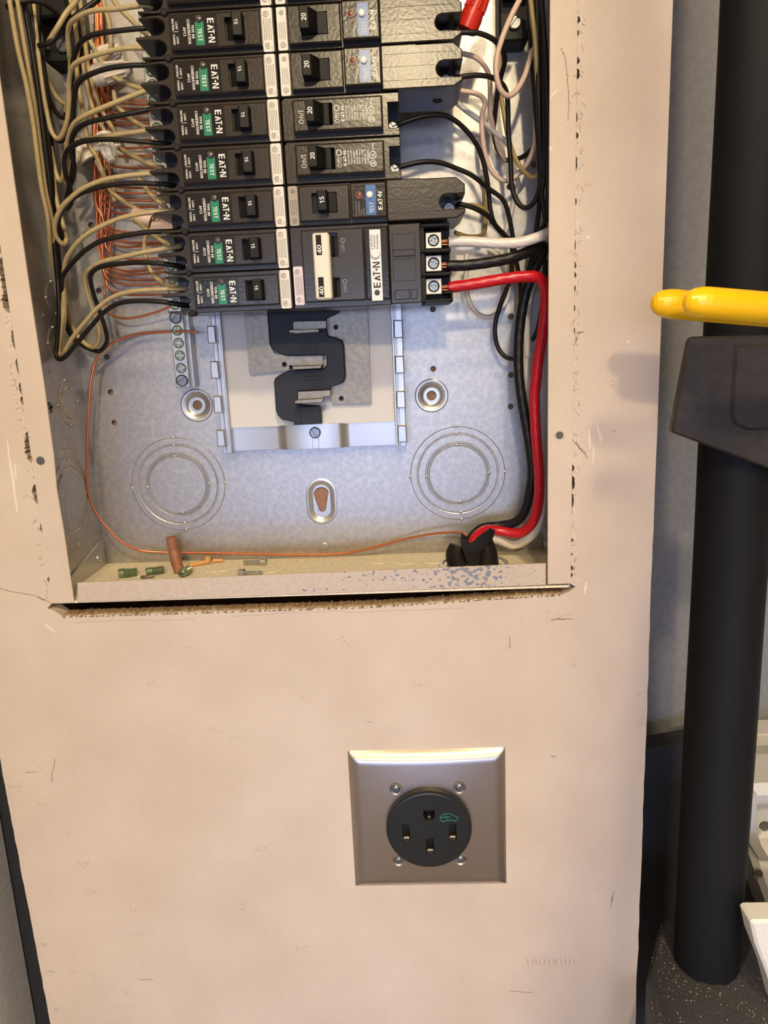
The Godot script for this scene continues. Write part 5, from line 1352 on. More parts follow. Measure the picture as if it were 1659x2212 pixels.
func double_breaker() -> void:
	var y1 := row_y(5) + 12.6
	var y0 := row_y(6) - 12.8
	var t := thing("double_breaker", "wide two-pole breaker with a cream 40-amp handle tie and three terminals", "breaker", Vector3(-24, y0, -65))
	var b := mb()
	b.box(-76.6, -12.8, y0, y1, -62, -9.2, 0.5)
	b.box(-12.8, 7.4, y0 + 0.4, y1 - 1.0, -62, -8.2, 0.6)
	for r in [[405.4, 417.5], [388.0, 402.0]]:
		b.frame(Rect2(-10.6, r[0], 14.6, r[1] - r[0]), Rect2(-10.0, r[0] + 0.6, 13.4, r[1] - r[0] - 1.2), -8.3, -7.8, 0.2)
	b.box(-10.4, 3.8, 403.2, 407.4, -8.4, -7.0, 0.4)
	b.box(-10.4, -0.5, 376.5, 382.6, -8.4, -7.4, 0.4)
	b.box(0.1, 4.4, 376.5, 382.6, -8.4, -7.6, 0.4)
	part("case", b, "dark_plastic", t)
	# the terminal trough: floor, back edge, foot and the ribs between the lugs
	b = mb()
	b.box(7.4, 27.6, y0 + 0.6, y1 - 1.0, -62, -33)
	b.box(7.4, 27.6, y0 + 0.6, y0 + 2.4, -34, -10.0, 0.4)
	b.box(7.4, 10.0, y0 + 0.6, y1 - 1.4, -34, -14)
	b.box(7.4, 26.5, y1 - 3.2, y1 - 1.0, -34, -13, 0.4)
	b.box(26.2, 27.6, y0 + 0.6, y0 + 7.4, -34, -10.0, 0.4)
	b.box(22.0, 27.0, y0 + 5.6, y0 + 7.0, -34, -11.0, 0.3)
	part("terminal_trough", b, "black_plastic", t)
	for yy in [406.4, 391.8]:
		b = mb()
		b.box(5.4, 27.0, yy - 0.9, yy + 0.9, -33, -11.5, 0.4)
		part("terminal_rib", b, "black_plastic", t)
	for s in [[16.3, 413.6, 0.4], [16.0, 399.2, 1.2], [15.7, 384.6, -0.1]]:
		b = mb()
		b.frame(Rect2(s[0] - 5.3, s[1] - 5.1, 10.6, 10.2), Rect2(s[0] - 3.9, s[1] - 3.9, 7.8, 7.8), -33, -20, 0.4)
		var ring := []
		for i in 24:
			var a := TAU * i / 24
			var d := Vector2(cos(a), sin(a))
			var sq := d / maxf(absf(d.x), absf(d.y)) * 3.9
			ring.append([Vector3(s[0] + sq.x, s[1] + sq.y, -20), Vector3(s[0] + d.x * 3.85, s[1] + d.y * 3.85, -20)])
		for i in 24:
			var j := (i + 1) % 24
			b.quad(ring[i][0], ring[j][0], ring[j][1], ring[i][1], Vector3(0, 0, 1))
		var lug := part("lug", b, "lug_metal", t)
		b = mb()
		screw_head(b, Vector3(s[0], s[1], -21.2), 3.6, s[2], true, 1.4)
		part("lug_screw", b, "plated", lug)
		b = mb()
		for i in 5:
			var a := TAU * i / 5
			b.tube([Vector3(s[0] + 4, s[1] - 1.2 + cos(a) * 1.3, -26.5 + sin(a) * 1.3), Vector3(s[0] + 9.5, s[1] - 1.0 + cos(a) * 1.6, -26.5 + sin(a) * 1.6)], 0.75, 6, 1)
		part("bared_strands", b, "cop", lug, "bared copper strands")
	# the raised face, the handle pockets and the cream tie
	b = mb()
	b.frame(Rect2(-68.8, y0 + 3.6, 39.8, y1 - y0 - 6.4), Rect2(-60.0, y0 + 6.0, 14.8, y1 - y0 - 11.0), -9.2, -4.2, 0.7)
	for yy in [391.8, 404.6]:
		b.box(-68.4, -60.2, yy - 0.12, yy + 0.12, -4.3, -4.0)
		b.box(-45.0, -29.4, yy - 0.12, yy + 0.12, -4.3, -4.0)
	part("face", b, "dark_plastic", t)
	b = mb()
	b.box(-60.0, -45.2, 391.9, 404.5, -9.2, -4.3)
	part("face_bridge", b, "dark_plastic", t)
	for r in [[404.6, 418.0], [378.8, 391.8]]:
		b = mb()
		b.box(-60.0, -45.2, r[0], r[1], -9.3, -8.7)
		b.box(-49.9, -48.0, r[0] + 0.8, r[1] - 0.8, -9.0, -3.0, 0.8)
		part("handle_pocket", b, "handle_black", t)
	b = mb()
	b.prism(MB.rect(-60.4, -50.0, 378.0, 418.2, 1.6), -8.0, 6.4, 1.0)
	var tie := part("handle_tie", b, "cream", t, "cream handle tie marked 40 twice")
	for r in [[404.8, 416.9], [379.4, 391.6]]:
		b = mb()
		b.bar(-58.3, -54.8, r[0], r[1], 6.46)
		part("number_window", b, "handle_black", tie)
	b = mb()
	write(b, "40", -56.5, 408.4, 6.52, 5.2, 2.6, PI / 2)
	write(b, "40", -56.5, 383.4, 6.52, 5.2, 2.6, PI / 2)
	part("number", b, "print_white", tie)
	b = mb()
	for yy in [411.6, 386.4]:
		write(b, "Off/", -42.2, yy - 1.4, -4.1, 5.0, 2.2, PI / 2, false)
		b.ring(-42.2, yy + 2.8, -4.1, 1.5, 0.45, 8)
	part("lettering", b, "print_grey", t)
	b = mb()
	b.box(-28.4, -13.2, y0 + 3.4, y1 - 2.6, -9.2, -3.4, 0.7)
	var pb := part("test_block", b, "print_film", t)
	b = mb()
	b.box(-25.0, -18.0, 376.2, 419.8, -3.6, -3.2)
	var st := part("front_label", b, "white", pb, "white strip with bold black lettering")
	b = mb()
	logo(b, -21.4, 392.2, -3.1, 16.0, 4.6, PI / 2)
	b.disc(-21.6, 381.2, -3.1, 1.8, 20)
	write(b, "5 mA GFCI", -23.9, 412.4, -3.1, 8.6, 1.3, PI / 2)
	write(b, "Personnel", -22.1, 412.2, -3.1, 8.0, 1.3, PI / 2)
	write(b, "Protection", -20.2, 412.4, -3.1, 8.4, 1.3, PI / 2)
	part("lettering", b, "print_ink", st)
	b = mb()
	b.xf = Transform3D(Basis(), Vector3(-21.6, 405.2, -3.3))
	b.lathe([Vector2(3.2, 0), Vector2(3.1, 1.4), Vector2(2.5, 2.0), Vector2(0, 2.0)], 24)
	part("test_button", b, "white", pb)
	body_label(t, -75.8, -69.6, 376.0, 400.2, -8.8, "sticker_pink", false, 25)

func breakers() -> void:
	var a := single_afci(6)
	a.set_meta("label", "15-amp breaker with green test strip, lowest of its row above the bare bus bars")
	for k in LEFT_ORDER:
		copy(a, Vector3(-118, row_y(k) - 12.4, -65), "15-amp breaker with green test strip, %s up from the bus bars" % LEFT_ORDER[k])
	var d := dual_breaker(0, "20")
	d.set_meta("label", "20-amp breaker with blue test strip and white button, farther from the plain breakers")
	copy(d, Vector3(-20, row_y(1) - 12.4, -65), "20-amp breaker with blue test strip and white button, next above the plain breakers")
	copy(d, Vector3(-20, row_y(-1) - 12.4, -65), "topmost breaker facing the eighth 15-amp breaker, mostly cut off")
	var p := plain_breaker(2)
	p.set_meta("label", "plain 20-amp breaker marked On and Off, next below the blue-strip breaker")
	copy(p, Vector3(-40, row_y(3) - 12.4, -65), "plain 20-amp breaker marked On and Off, next above the 15-amp blue-strip breaker")
	var e := dual_breaker(4, "15")
	e.set_meta("label", "15-amp breaker with blue test strip and grey sticker above the two-pole breaker")
	double_breaker()


# ------------------------------------------------------------------ wires and small things

func wires() -> void:
	for w in WIRES:
		var pts := []
		for i in range(0, w[5].size(), 3):
			pts.append(Vector3(w[5][i], w[5][i + 1], w[5][i + 2]))
		var low: Vector3 = pts[0]
		for p in pts:
			if p.y < low.y:
				low = p
		O = low
		var b := mb()
		var thick: bool = w[0] == "thick_cable"
		if thick:
			b.tube(pts, w[4], 18, 9, 6, 0.016, 60.0)
		else:
			b.tube(pts, w[4], 8 if w[4] > 1.2 else 6, 5)
		var o := MeshInstance3D.new()
		o.name = numbered(w[0])
		o.mesh = b.mesh(M[w[3]])
		add_child(o)
		o.position = low * 0.001
		tag(o, w[1], "cable" if thick else "wire", w[2])

func nut(at: Vector3, axis: Vector3, r: float, length: float, m: String, label: String, wings := false) -> void:
	var t := thing("wire_nut", label, "wire nut", at)
	var z := axis.normalized()
	var x := z.cross(Vector3(0.2, 0.3, 1)).normalized()
	var b := mb()
	b.xf = Transform3D(Basis(x, z.cross(x), z), at)
	b.lathe([Vector2(r * 0.7, -length * 0.02), Vector2(r, 0), Vector2(r * 1.02, length * 0.2), Vector2(r * 0.92, length * 0.3), Vector2(r * 0.66, length * 0.86), Vector2(r * 0.5, length * 0.96), Vector2(0, length)], 20)
	for i in 10:
		var a := TAU * i / 10
		var d := Vector3(cos(a), sin(a), 0)
		b.tube([d * r * 0.93 + Vector3(0, 0, length * 0.3), d * r * 0.68 + Vector3(0, 0, length * 0.84)], r * 0.1, 5, 1)
	var s := part("shell", b, m, t)
	if wings:
		b = mb()
		b.xf = Transform3D(Basis(x, z.cross(x), z), at)
		for sx in [-1, 1]:
			b.prism([Vector2(sx * r * 0.8, -r * 0.22), Vector2(sx * r * 1.5, -r * 0.18), Vector2(sx * r * 1.5, r * 0.18), Vector2(sx * r * 0.8, r * 0.22)], length * 0.02, length * 0.5, r * 0.1)
		part("wing", b, m, s)

func wire_nuts() -> void:
	nut(Vector3(-205, 496, -50), Vector3(0.25, -1, 0.12), 6.0, 19.0, "nut_white", "glossy white winged wire nut hanging in front of the copper bundle", true)
	nut(Vector3(-211, 537, -64), Vector3(1, 0.12, 0.1), 7.0, 27.0, "nut_white", "ivory ribbed wire nut lying between copper bundle and sixth breaker")
	nut(Vector3(-212, 549, -70), Vector3(1, 0.35, 0.0), 6.4, 20.0, "nut_white", "ivory wire nut half hidden beside the slotted bar")
	nut(Vector3(-229, 486, -78), Vector3(-0.5, 0.8, 0.1), 7.5, 22.0, "nut_white", "white ribbed wire nut half hidden behind the breaker leads")
	nut(Vector3(41, 541, -34), Vector3(0.5, 1, 0.05), 7.0, 40.0, "nut_red", "red ribbed wire nut above the topmost 20-amp breaker")
	# crimp sleeves among the tan wires
	for k in [[Vector3(-181, 435.5, -62), Vector3(1, -0.1, 0.1), 5.8, 17.0, "tan crimp sleeve tube beside the third breaker's terminals"], [Vector3(-196, 447, -66), Vector3(1, -0.45, 0.0), 5.4, 14.0, "tan crimp sleeve tube with its open end turned to the bundle"]]:
		var t := thing("crimp_sleeve", k[4], "sleeve", k[0])
		var z: Vector3 = k[1].normalized()
		var x := z.cross(Vector3(0, 0, 1)).normalized()
		var b := mb()
		b.xf = Transform3D(Basis(x, z.cross(x), z), k[0])
		b.lathe([Vector2(k[2] - 1.0, 8.0), Vector2(k[2] - 0.9, 0.0), Vector2(k[2], 0), Vector2(k[2] * 1.1, k[3] * 0.5), Vector2(k[2], k[3]), Vector2(0, k[3])], 22)
		part("tube", b, "pink", t)

func bolt(called: String, label: String, m: String, at: Vector3, axis: Vector3, r: float, length: float, head: float, group := "") -> void:
	var t := thing(called, label, "screw", at)
	if group: t.set_meta("group", group)
	var z := axis.normalized()
	var x := z.cross(Vector3(0.1, 1, 0.2)).normalized()
	var b := mb()
	b.xf = Transform3D(Basis(x, z.cross(x), z), at + Vector3(0, maxf(r, head), 0))
	var prof := [Vector2(0.0, -length / 2), Vector2(r * 0.75, -length / 2)]
	var h := -length / 2
	while h < length / 2 - 1.0:
		prof.append(Vector2(r, h + 0.35))
		prof.append(Vector2(r * 0.84, h + 0.8))
		h += 0.95
	prof.append(Vector2(r * 0.84, length / 2))
	b.lathe(prof, 16)
	part("thread", b, m, t)
	b = mb()
	b.xf = Transform3D(Basis(x, z.cross(x), z), at + Vector3(0, maxf(r, head), 0) + z * (length / 2 + 0.2))
	screw_head(b, Vector3.ZERO, head, 0.4, true, 1.6)
	part("head", b, m, t)

func loose_bits() -> void:
	var fy := 179.8
	bolt("loose_screw", "short green screw lying flat nearest the box's left corner", "green_screw", Vector3(-226, fy, -54), Vector3(-1, 0, 0.1), 3.6, 12.0, 3.6)
	bolt("loose_screw", "pale green screw lying next to a dark sliver", "green_screw", Vector3(-206, fy, -58), Vector3(-1, 0, 0.5), 3.1, 12.0, 3.4)
	bolt("loose_screw", "green screw standing with its head turned out below the rusty clip", "green_screw", Vector3(-181, fy, -54), Vector3(-0.4, -0.1, 1), 3.2, 9.0, 3.4)
	bolt("loose_screw", "long silver machine screw with its head towards the outlet side", "steel_fine", Vector3(-132, fy, -74), Vector3(1, 0, 0.05), 1.7, 17.0, 3.2)
	bolt("loose_screw", "long silver machine screw pressed against the painted lip", "steel_fine", Vector3(-128, fy, -45), Vector3(-1, 0, -0.12), 1.7, 17.0, 3.0)
	var t := thing("dark_sliver", "dark sliver of metal lying beside the pale green screw", "scrap", Vector3(-210, fy, -49))
	var b := mb()
	b.tube([Vector3(-215, fy + 1.2, -49), Vector3(-210, fy + 1.6, -48), Vector3(-205, fy + 2.0, -49)], 1.2, 7, 3)
	part("sliver", b, "bus_metal", t)
	t = thing("rusty_clip", "rusty brown double sleeve standing in the dust", "clip", Vector3(-194, fy, -70))
	for k in [[Vector3(-198, fy, -84), Vector3(-199.5, fy + 24, -82)], [Vector3(-189, fy, -62), Vector3(-193, fy + 17, -66)]]:
		b = mb()
		b.tube([k[0], (k[0] + k[1]) / 2.0, k[1]], 4.2, 14, 3, 0, 0.0, 30.0, 0.95)
		part("sleeve", b, "rust", t)
	t = thing("orange_anchor", "orange plastic wall anchor lying in the dust", "anchor", Vector3(-172, fy, -80))
	b = mb()
	b.tube([Vector3(-186, fy + 1.6, -76), Vector3(-178, fy + 1.8, -80), Vector3(-170, fy + 2.2, -84)], 1.6, 10, 3)
	b.tube([Vector3(-168, fy + 2.4, -85), Vector3(-160, fy + 2.0, -86)], 1.4, 8, 2)
	part("shank", b, "orange_plastic", t)
	b = mb()
	b.xf = Transform3D(Basis(Vector3(0, 0, 1), Vector3(0, 1, 0), Vector3(1, 0, -0.3).normalized()), Vector3(-171.5, fy + 3.2, -83.5))
	b.lathe([Vector2(0, -1.5), Vector2(3.2, -1.5), Vector2(3.4, 1.0), Vector2(2.0, 2.4), Vector2(0, 2.4)], 14)
	part("collar", b, "orange_plastic", t)
	# crumbs of plaster all over the bottom
	var rng := RandomNumberGenerator.new()
	rng.seed = 77
	O = Vector3(-79, fy, -60)
	b = mb()
	for i in 700:
		var p := Vector3(rng.randf_range(-255, 98), fy - 0.1, rng.randf_range(-94, -38))
		var s := rng.randf_range(0.2, 0.6)
		b.xf = Transform3D(Basis(Vector3(rng.randf(), rng.randf(), rng.randf() + 0.1).normalized(), rng.randf() * 6.0), p)
		b.lathe([Vector2(s, -s * 0.6), Vector2(s * 1.2, 0), Vector2(0, s * 0.8)], 5)
	var o := MeshInstance3D.new()
	o.name = "plaster_crumbs"
	o.mesh = b.mesh(M.crumb)
	add_child(o)
	o.position = O * 0.001
	tag(o, "scattered tan plaster crumbs on the box's bottom", "crumbs", "", "stuff")

func cable_clamp() -> void:
	var t := thing("cable_clamp", "black rubber clamp round the thick cables in the bottom knockout", "clamp", Vector3(40, 179.7, -60))
	var b := mb()
	b.xf = Transform3D(Basis(Vector3(1, 0, 0), Vector3(0, 0, -1), Vector3(0, 1, 0)), Vector3(42, 179.6, -58))
	b.lathe([Vector2(27, 0), Vector2(26.6, 1.4), Vector2(24, 1.4), Vector2(23.4, 0.3), Vector2(0, 0.3)], 40)
	part("locknut", b, "steel_fine", t)
	b = mb()
	for k in [[Vector3(32, 180, -60), Vector3(29, 187, -60), Vector3(31, 194, -61), 10.0], [Vector3(52, 180, -58), Vector3(52, 190, -59), Vector3(49, 200, -60), 9.5]]:
		b.tube([k[0], k[1], k[2]], k[3], 14, 4, 0, 0.0, 30.0, 0.7)
	part("jaw", b, "black_plastic", t)
	# the slit outer jacket of the cable, open towards the wires
	t = thing("cable_jacket", "torn black outer jacket wrapped round the red and black cables", "jacket", Vector3(40, 186, -58))
	b = mb()
	b.bend = Vector2(36, 0.018)
	b.prism(v2([32.8, 198.9, 34.1, 204.1, 35.3, 202, 37.3, 199.9, 39.5, 197.8, 39.4, 193.8, 33.2, 194]), -66, -64.6, 0.2)
	b.bend = Vector2(40, 0.014)
	b.prism(v2([31.7, 203.7, 33.2, 202.5, 36.4, 201.6, 39.1, 199.6, 41.9, 201.9, 47.3, 206.2, 53.9, 210.2, 58.1, 207.8, 55.9, 200.9, 49.9, 196, 47.1, 192.7, 44.8, 181.4, 37.1, 181.7, 34, 191.5, 32.3, 197.8]), -48, -46.2, 0.4)
	part("sheath", b, "black_plastic", t)

func outlet() -> void:
	var t := thing("outlet_plate", "square brushed stainless outlet cover plate on the beige wall", "cover plate", Vector3(0, -57, 0))
	var b := mb()
	# a cushion-shaped plate: a rim at the wall, a rounded bevel and a softly domed middle
	var steps := [0.0, 0.15, 0.6, 1.4, 2.5, 4.0, 6.0, 8.0, 10.0, 12.0, 15.0, 18.0, 21.5, 25.0, 28.5, 32.0, 35.5, 39.0, 43.0, 47.0, 51.0, 57.9]
	var lines := []
	for k in steps:
		lines.append(-57.9 + k)
	for k in range(steps.size() - 2, -1, -1):
		lines.append(57.9 - steps[k])
	var high := func(x: float, y: float) -> float:
		var d := minf(57.9 - absf(x), (57.9 - absf(y)))
		if d < 0.1:
			return 0.0
		var bevel: float = 1.2 + 4.2 * (1.0 - pow(1.0 - minf(d / 9.0, 1.0), 2.0))
		return bevel + 4.2 * (1.0 - pow(x / 58.0, 2.0)) * (1.0 - pow(y / 58.0, 2.0)) - 0.4
	var nor := func(x: float, y: float) -> Vector3:
		var h := 0.7
		var xx := clampf(x, -56.8, 56.8)
		var yy := clampf(y, -56.8, 56.8)
		return Vector3(high.call(xx - h, yy) - high.call(xx + h, yy), high.call(xx, yy - h) - high.call(xx, yy + h), 2.0 * h).normalized()
	for i in lines.size() - 1:
		for j in lines.size() - 1:
			if Vector2(lines[i] + lines[i + 1], lines[j] + lines[j + 1]).length() < 50.0:
				continue
			var q := []
			for c in [[i, j], [i + 1, j], [i + 1, j + 1], [i, j + 1]]:
				var x: float = lines[c[0]]
				var y: float = lines[c[1]]
				q.append([Vector3(x, y * 57.15 / 57.9, high.call(x, y)), nor.call(x, y)])
			b.quads(q[0][0], q[1][0], q[2][0], q[3][0], q[0][1], q[1][1], q[2][1], q[3][1])
	var plate := part("plate", b, "stainless", t)
	for s in [[-23.1, 29.7], [23.2, 29.7], [-23.4, -30.2], [23.0, -30.4]]:
		b = mb()
		b.xf = Transform3D(Basis(), Vector3(s[0], s[1], 7.9))
		b.lathe([Vector2(4.8, -0.3), Vector2(4.4, 0.3), Vector2(3.4, -0.6)], 22)
		part("screw_seat", b, "stainless", t)
		b = mb()
		b.xf = Transform3D(Basis(), Vector3(s[0], s[1], 7.2))
		b.lathe([Vector2(3.3, 0), Vector2(3.0, 0.9), Vector2(2.2, 1.5), Vector2(1.6, 1.7)], 20)
		b.disc(0, 0, 1.1, 1.7, 14)
		for sx in [-1, 1]:
			b.prism([Vector2(sx * 0.35, -1.7), Vector2(sx * 1.6, -0.9), Vector2(sx * 1.6, 0.9), Vector2(sx * 0.35, 1.7)], 1.0, 1.8, 0.1)
		part("screw", b, "plated", t)
	t = thing("outlet", "round black four-slot outlet with a green car outline", "outlet", Vector3(0, -30, 0))
	b = mb()
	b.lathe([Vector2(31.6, 5.0), Vector2(31.4, 13.4), Vector2(30.6, 15.0), Vector2(29.6, 15.4), Vector2(28.4, 15.4)], 64)
	part("rim", b, "recept_black", t)
	# face with real slots: a round slab cut by the blades' openings
	var c := CSGCombiner3D.new()
	c.name = "face"
	t.add_child(c)
	var cyl := CSGCylinder3D.new()
	cyl.radius = 0.0288
	cyl.height = 0.012
	cyl.sides = 64
	cyl.rotation_degrees.x = 90
	cyl.position = (Vector3(0, 0, 9.3) - O) * 0.001
	cyl.material = M.recept_black
	c.add_child(cyl)
	for s in [[-16.8, -1.5, 5.6, 14.5], [17.2, -1.5, 5.6, 14.5], [0.4, -13.0, 5.8, 13.0], [0.4, 14.6, 8.2, 5.0]]:
		var k := CSGBox3D.new()
		k.operation = CSGShape3D.OPERATION_SUBTRACTION
		k.size = Vector3(s[2], s[3], 20) * 0.001
		k.position = (Vector3(s[0], s[1], 15.5) - O) * 0.001
		k.material = M.recept_black
		c.add_child(k)
	var gr := CSGCylinder3D.new()
	gr.operation = CSGShape3D.OPERATION_SUBTRACTION
	gr.radius = 0.0041
	gr.height = 0.02
	gr.sides = 24
	gr.material = M.recept_black
	gr.rotation_degrees.x = 90
	gr.position = (Vector3(0.4, 12.2, 15.5) - O) * 0.001
	c.add_child(gr)
	for s in [[-16.8, -8.2, 5.2], [17.2, -8.2, 5.2], [0.4, -18.9, 5.4], [0.4, 9.0, 2.2]]:
		b = mb()
		b.prism([Vector2(s[0] - s[2] / 2, s[1] - 0.4), Vector2(s[0] + s[2] / 2, s[1] - 0.4), Vector2(s[0] + s[2] / 2 - 0.7, s[1] + 1.0), Vector2(s[0] - s[2] / 2 + 0.9, s[1] + 0.9)], 11.0, 12.4, 0.2)
		part("contact_spring", b, "lug_metal", t)
	b = mb()
	var cx := 14.8
	var cy := 10.2
	var car := [[-6.4, -1.6], [-6.6, 0.4], [-4.4, 3.0], [-1.0, 3.6], [1.6, 3.2], [3.8, 1.6], [6.0, 1.0], [6.4, -0.8], [5.0, -1.8], [4.6, -2.6], [3.6, -2.8], [2.8, -1.8], [-3.0, -2.0], [-3.6, -3.0], [-4.8, -3.0], [-5.4, -2.0], [-6.4, -1.6]]
	for i in car.size() - 1:
		b.tube([Vector3(cx + car[i][0], cy + car[i][1], 15.35), Vector3(cx + car[i + 1][0], cy + car[i + 1][1], 15.35)], 0.3, 6, 1)
	b.tube([Vector3(cx - 6.2, cy + 0.6, 15.35), Vector3(cx - 3.2, cy + 0.8, 15.35)], 0.28, 6, 1)
	b.ring(cx - 2.0, cy + 0.8, 15.5, 1.2, 0.5, 16)
	b.tube([Vector3(cx - 0.8, cy + 1.2, 15.35), Vector3(cx + 0.2, cy + 1.2, 15.35)], 0.2, 6, 1)
	b.tube([Vector3(cx - 0.8, cy + 0.4, 15.35), Vector3(cx + 0.2, cy + 0.4, 15.35)], 0.2, 6, 1)
	part("car_mark", b, "car_green", t, "green outline of a car with a plug")

func stand() -> void:
	var rng := RandomNumberGenerator.new()
	rng.seed = 8
	var t := thing("foam_post", "tall stand post in a thick black foam sleeve beside the beige wall", "post", Vector3(216, -140, -10))
	var b := mb()
	var rows := 60
	var segs := 40
	for i in rows:
		for s in segs:
			var pt := func(r: int, k: int) -> Vector3:
				var a := TAU * k / segs
				var y := lerpf(-132.0, 1100.0, float(r) / rows)
				if r == 0:
					y = -139.0 + sin(k * 2.1) * 0.8 + sin(k * 5.3) * 0.7
				var rad := 24.4 + 0.25 * sin(y * 0.021 + a * 2.0)
				return Vector3(216.5 + cos(a) * rad, y, -10 + sin(a) * rad)
			var nn := func(k: int) -> Vector3: return Vector3(cos(TAU * k / segs), 0, sin(TAU * k / segs))
			b.quads(pt.call(i, s), pt.call(i, s + 1), pt.call(i + 1, s + 1), pt.call(i + 1, s), nn.call(s), nn.call(s + 1), nn.call(s + 1), nn.call(s))
	part("foam_sleeve", b, "foam", t)
	b = mb()
	b.xf = Transform3D(Basis(Vector3(1, 0, 0), Vector3(0, 0, -1), Vector3(0, 1, 0)), Vector3(216.5, -138, -10))
	b.lathe([Vector2(15, 0), Vector2(15, 1300), Vector2(0, 1300)], 24)
	part("inner_tube", b, "black_plastic", t)
	# an unseen leg, added and bent to shade the wall's right edge
	b = mb()
	b.tube([Vector3(186, 1150, 520), Vector3(187, 950, 520), Vector3(197, 830, 520), Vector3(204, 720, 520), Vector3(190, 560, 520), Vector3(170, 420, 520), Vector3(150, 200, 520), Vector3(110, -800, 520)], 21.0, 24, 6)
	part("foam_sleeve", b, "foam", t)
	b = mb()
	b.tube([Vector3(216, 1120, -10), Vector3(200, 1160, 280), Vector3(193, 1130, 520)], 15.0, 16, 6)
	part("crossbar", b, "black_plastic", t)  # added too, joining the unseen leg to the post
	# dusty foot
	t = thing("stand_foot", "dark stand foot sprinkled with pale dust under the foam post", "stand foot", Vector3(220, -330, 0))
	b = mb()
	b.xf = Transform3D(Basis(Vector3(1, 0, 0), Vector3(0, 0, -1), Vector3(0, 1, 0)), Vector3.ZERO)
	b.prism(v2([217.8, 70.3, 204.8, 61.3, 195.8, 51.9, 186.3, 36.8, 164.3, -7.1, 161.4, -17.7, 156.8, -46.4, 152.9, -87.7, 291.9, -88.9, 374.5, 48.2, 286.0, 71.5, 256.7, 77.8]), -330, -140, 3.0)
	part("shroud", b, "dusty_black", t)
	b = mb()
	b.xf = Transform3D(Basis(Vector3(1, 0, 0), Vector3(0, 0, -1), Vector3(0, 1, 0)), Vector3.ZERO)
	b.tube([Vector3(204.5, 11.9, -139.4), Vector3(206.3, 4.1, -139.4)], 0.6, 5, 1)
	part("straw_bit", b, "print_white", t)
	# specks of dust on the foot
	b = mb()
	var outline := PackedVector2Array(v2([217.8, 70.3, 204.8, 61.3, 195.8, 51.9, 186.3, 36.8, 164.3, -7.1, 161.4, -17.7, 156.8, -46.4, 152.9, -87.7, 291.9, -88.9, 374.5, 48.2, 286.0, 71.5, 256.7, 77.8]))
	for i in 1500:
		var p := Vector2(rng.randf_range(152, 330), rng.randf_range(-88, 76))
		if not Geometry2D.is_point_in_polygon(p, outline) or p.distance_to(Vector2(216.5, 10)) < 25.5 or rng.randf() < 0.5 - 0.5 * sin(p.x * 0.07) * cos(p.y * 0.06):
			continue
		var w := rng.randf_range(0.12, 0.42)
		b.xf = Transform3D(Basis(Vector3(0, 1, 0), rng.randf() * 6.0), Vector3(p.x, -140.0, -p.y))
		b.prism([Vector2(-w, -w * 0.3), Vector2(w * 0.7, -w * 0.4), Vector2(w, w * 0.8), Vector2(-w * 0.4, w)], -0.3, 0.3, 0.05)
	var dust := part("dust_specks", b, "crumb", t)
	dust.set_meta("kind", "stuff")
	# bracket with the two yellow prongs
	t = thing("prong_bracket", "dark trapezoid bracket with two yellow vinyl-coated prongs beside the foam post", "bracket", Vector3(230, 260, 70))
	b = mb()
	b.prism(v2([169.1, 341.9, 170.2, 344.1, 172.7, 345.1, 245.7, 343, 253.4, 248.7, 222.1, 261.3, 180.4, 278.6, 163.2, 285.7, 161.3, 287, 161, 288.6, 165.1, 316.1]), 18, 24, 1.2)
	b.prism([Vector2(196, 339), Vector2(196, 296), Vector2(199, 290), Vector2(207, 286), Vector2(330, 286), Vector2(330, 339)], 23, 26.0, 2.0)
	part("plate", b, "bracket", t)
	for k in [[124.4, 364.0, 90.0, 230.8, 350.6, 90.0], [128.7, 362.6, 125.0, 210.5, 352.2, 125.0]]:
		b = mb()
		var a := Vector3(k[0], k[1], k[2])
		var e := Vector3(k[3], k[4], k[5])
		var z := (a - e).normalized()
		var x := z.cross(Vector3(0, 1, 0)).normalized()
		var len := a.distance_to(e)
		b.xf = Transform3D(Basis(x, z.cross(x), z), e)
		b.lathe([Vector2(7.6, 0), Vector2(7.6, len - 11), Vector2(7.3, len - 8), Vector2(6.5, len - 4.6), Vector2(5.0, len - 2.0), Vector2(3.0, len - 0.6), Vector2(0, len)], 32)
		part("prong", b, "yellow_grip", t, "yellow vinyl-coated prong")
	b = mb()
	b.box(290, 310, 250, 385, 18, 135, 2.0)
	part("arm", b, "bracket", t)

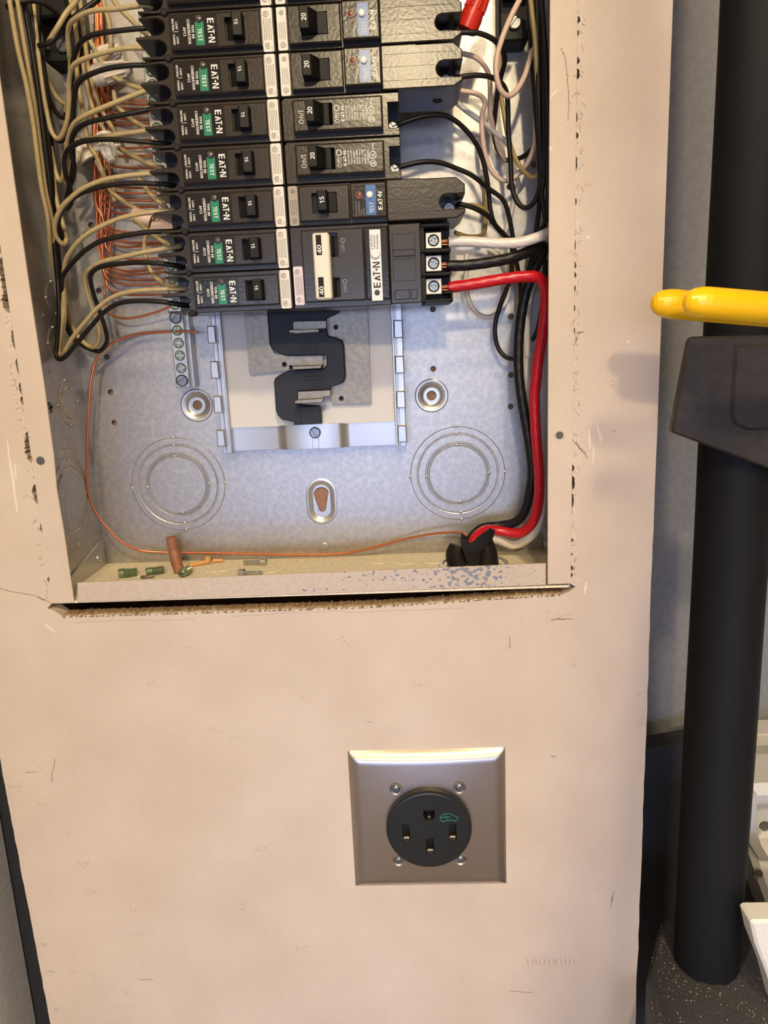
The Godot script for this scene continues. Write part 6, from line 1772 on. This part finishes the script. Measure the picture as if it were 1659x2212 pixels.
func side_things() -> void:
	# grey panelled side to the left of the beige wall, and a black strip painting in the dark gap
	var w := structure("gap_dark_1")
	slab("strip", w, "gap_black", -352, -316, -800, 1200, -60, -30)
	w = structure("wall_side")
	slab("panel", w, "left_panel", -365, -345.5, -69, 1200, -28, 700)
	slab("panel", w, "left_panel", -365, -345.5, -800, -70.2, -28, 700)
	# things on the far side of the post
	var t := thing("shelf_board", "white shelf board on a wooden batten behind the foam post", "shelf", Vector3(430, -70, -185))
	var b := mb()
	b.box(300, 600, -60, -35, -198, -170, 1.5)
	part("board", b, "white_plastic", t)
	b = mb()
	b.box(300, 600, -69.5, -60.2, -198, -174, 0.5)
	part("batten", b, "wood", t)
	t = thing("shade_panel", "dark grey panel put in for the shadow low on the grey wall", "painted_shade", Vector3(375, -800, -160))  # a dark panel stands for the wall's shadow here
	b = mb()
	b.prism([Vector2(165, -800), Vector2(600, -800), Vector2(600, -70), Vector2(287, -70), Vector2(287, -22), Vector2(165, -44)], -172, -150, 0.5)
	part("front", b, "painted_shade", t)
	t = thing("plastic_bin", "white moulded plastic bin with recessed screws behind the post", "bin", Vector3(360, -200, -90))
	b = mb()
	b.prism(v2([264.6, -24.5, 266.2, -20.7, 369.4, -17.7, 377.6, -100.4, 281.6, -93.9, 272.1, -78.1, 265.2, -58.2]), -110, -60, 7.0)
	var f := part("lid", b, "white_plastic", t)
	b = mb()
	b.prism(v2([269.1, -69.9, 272.3, -83.4, 283.8, -117.8, 308.1, -181.8, 391.9, -183.2, 380.5, -68]), -125, -70, 5.0)
	var g := part("body", b, "white_plastic", t)
	for k in [[279.8, -56.3, -59.6, f], [282.1, -110.0, -69.6, g]]:
		b = mb()
		b.xf = Transform3D(Basis(), Vector3(k[0], k[1], k[2]))
		b.lathe([Vector2(4.4, -1), Vector2(4.2, 0.4), Vector2(3.4, 0.2), Vector2(3.0, -0.4), Vector2(0, -0.4)], 22)
		part("screw", b, "bus_metal", k[3])
	t = thing("white_tray", "white plastic tray with a tapering side resting on the dusty foot", "tray", Vector3(320, -140, 30))
	b = mb()
	b.prism(v2([224.7, -61.7, 226.5, -59.8, 313.0, -59.8, 313.0, -138, 248.6, -138, 239.6, -106.8, 229.0, -79.1]), 22, 40, 2.0)
	part("wall", b, "white_plastic", t)
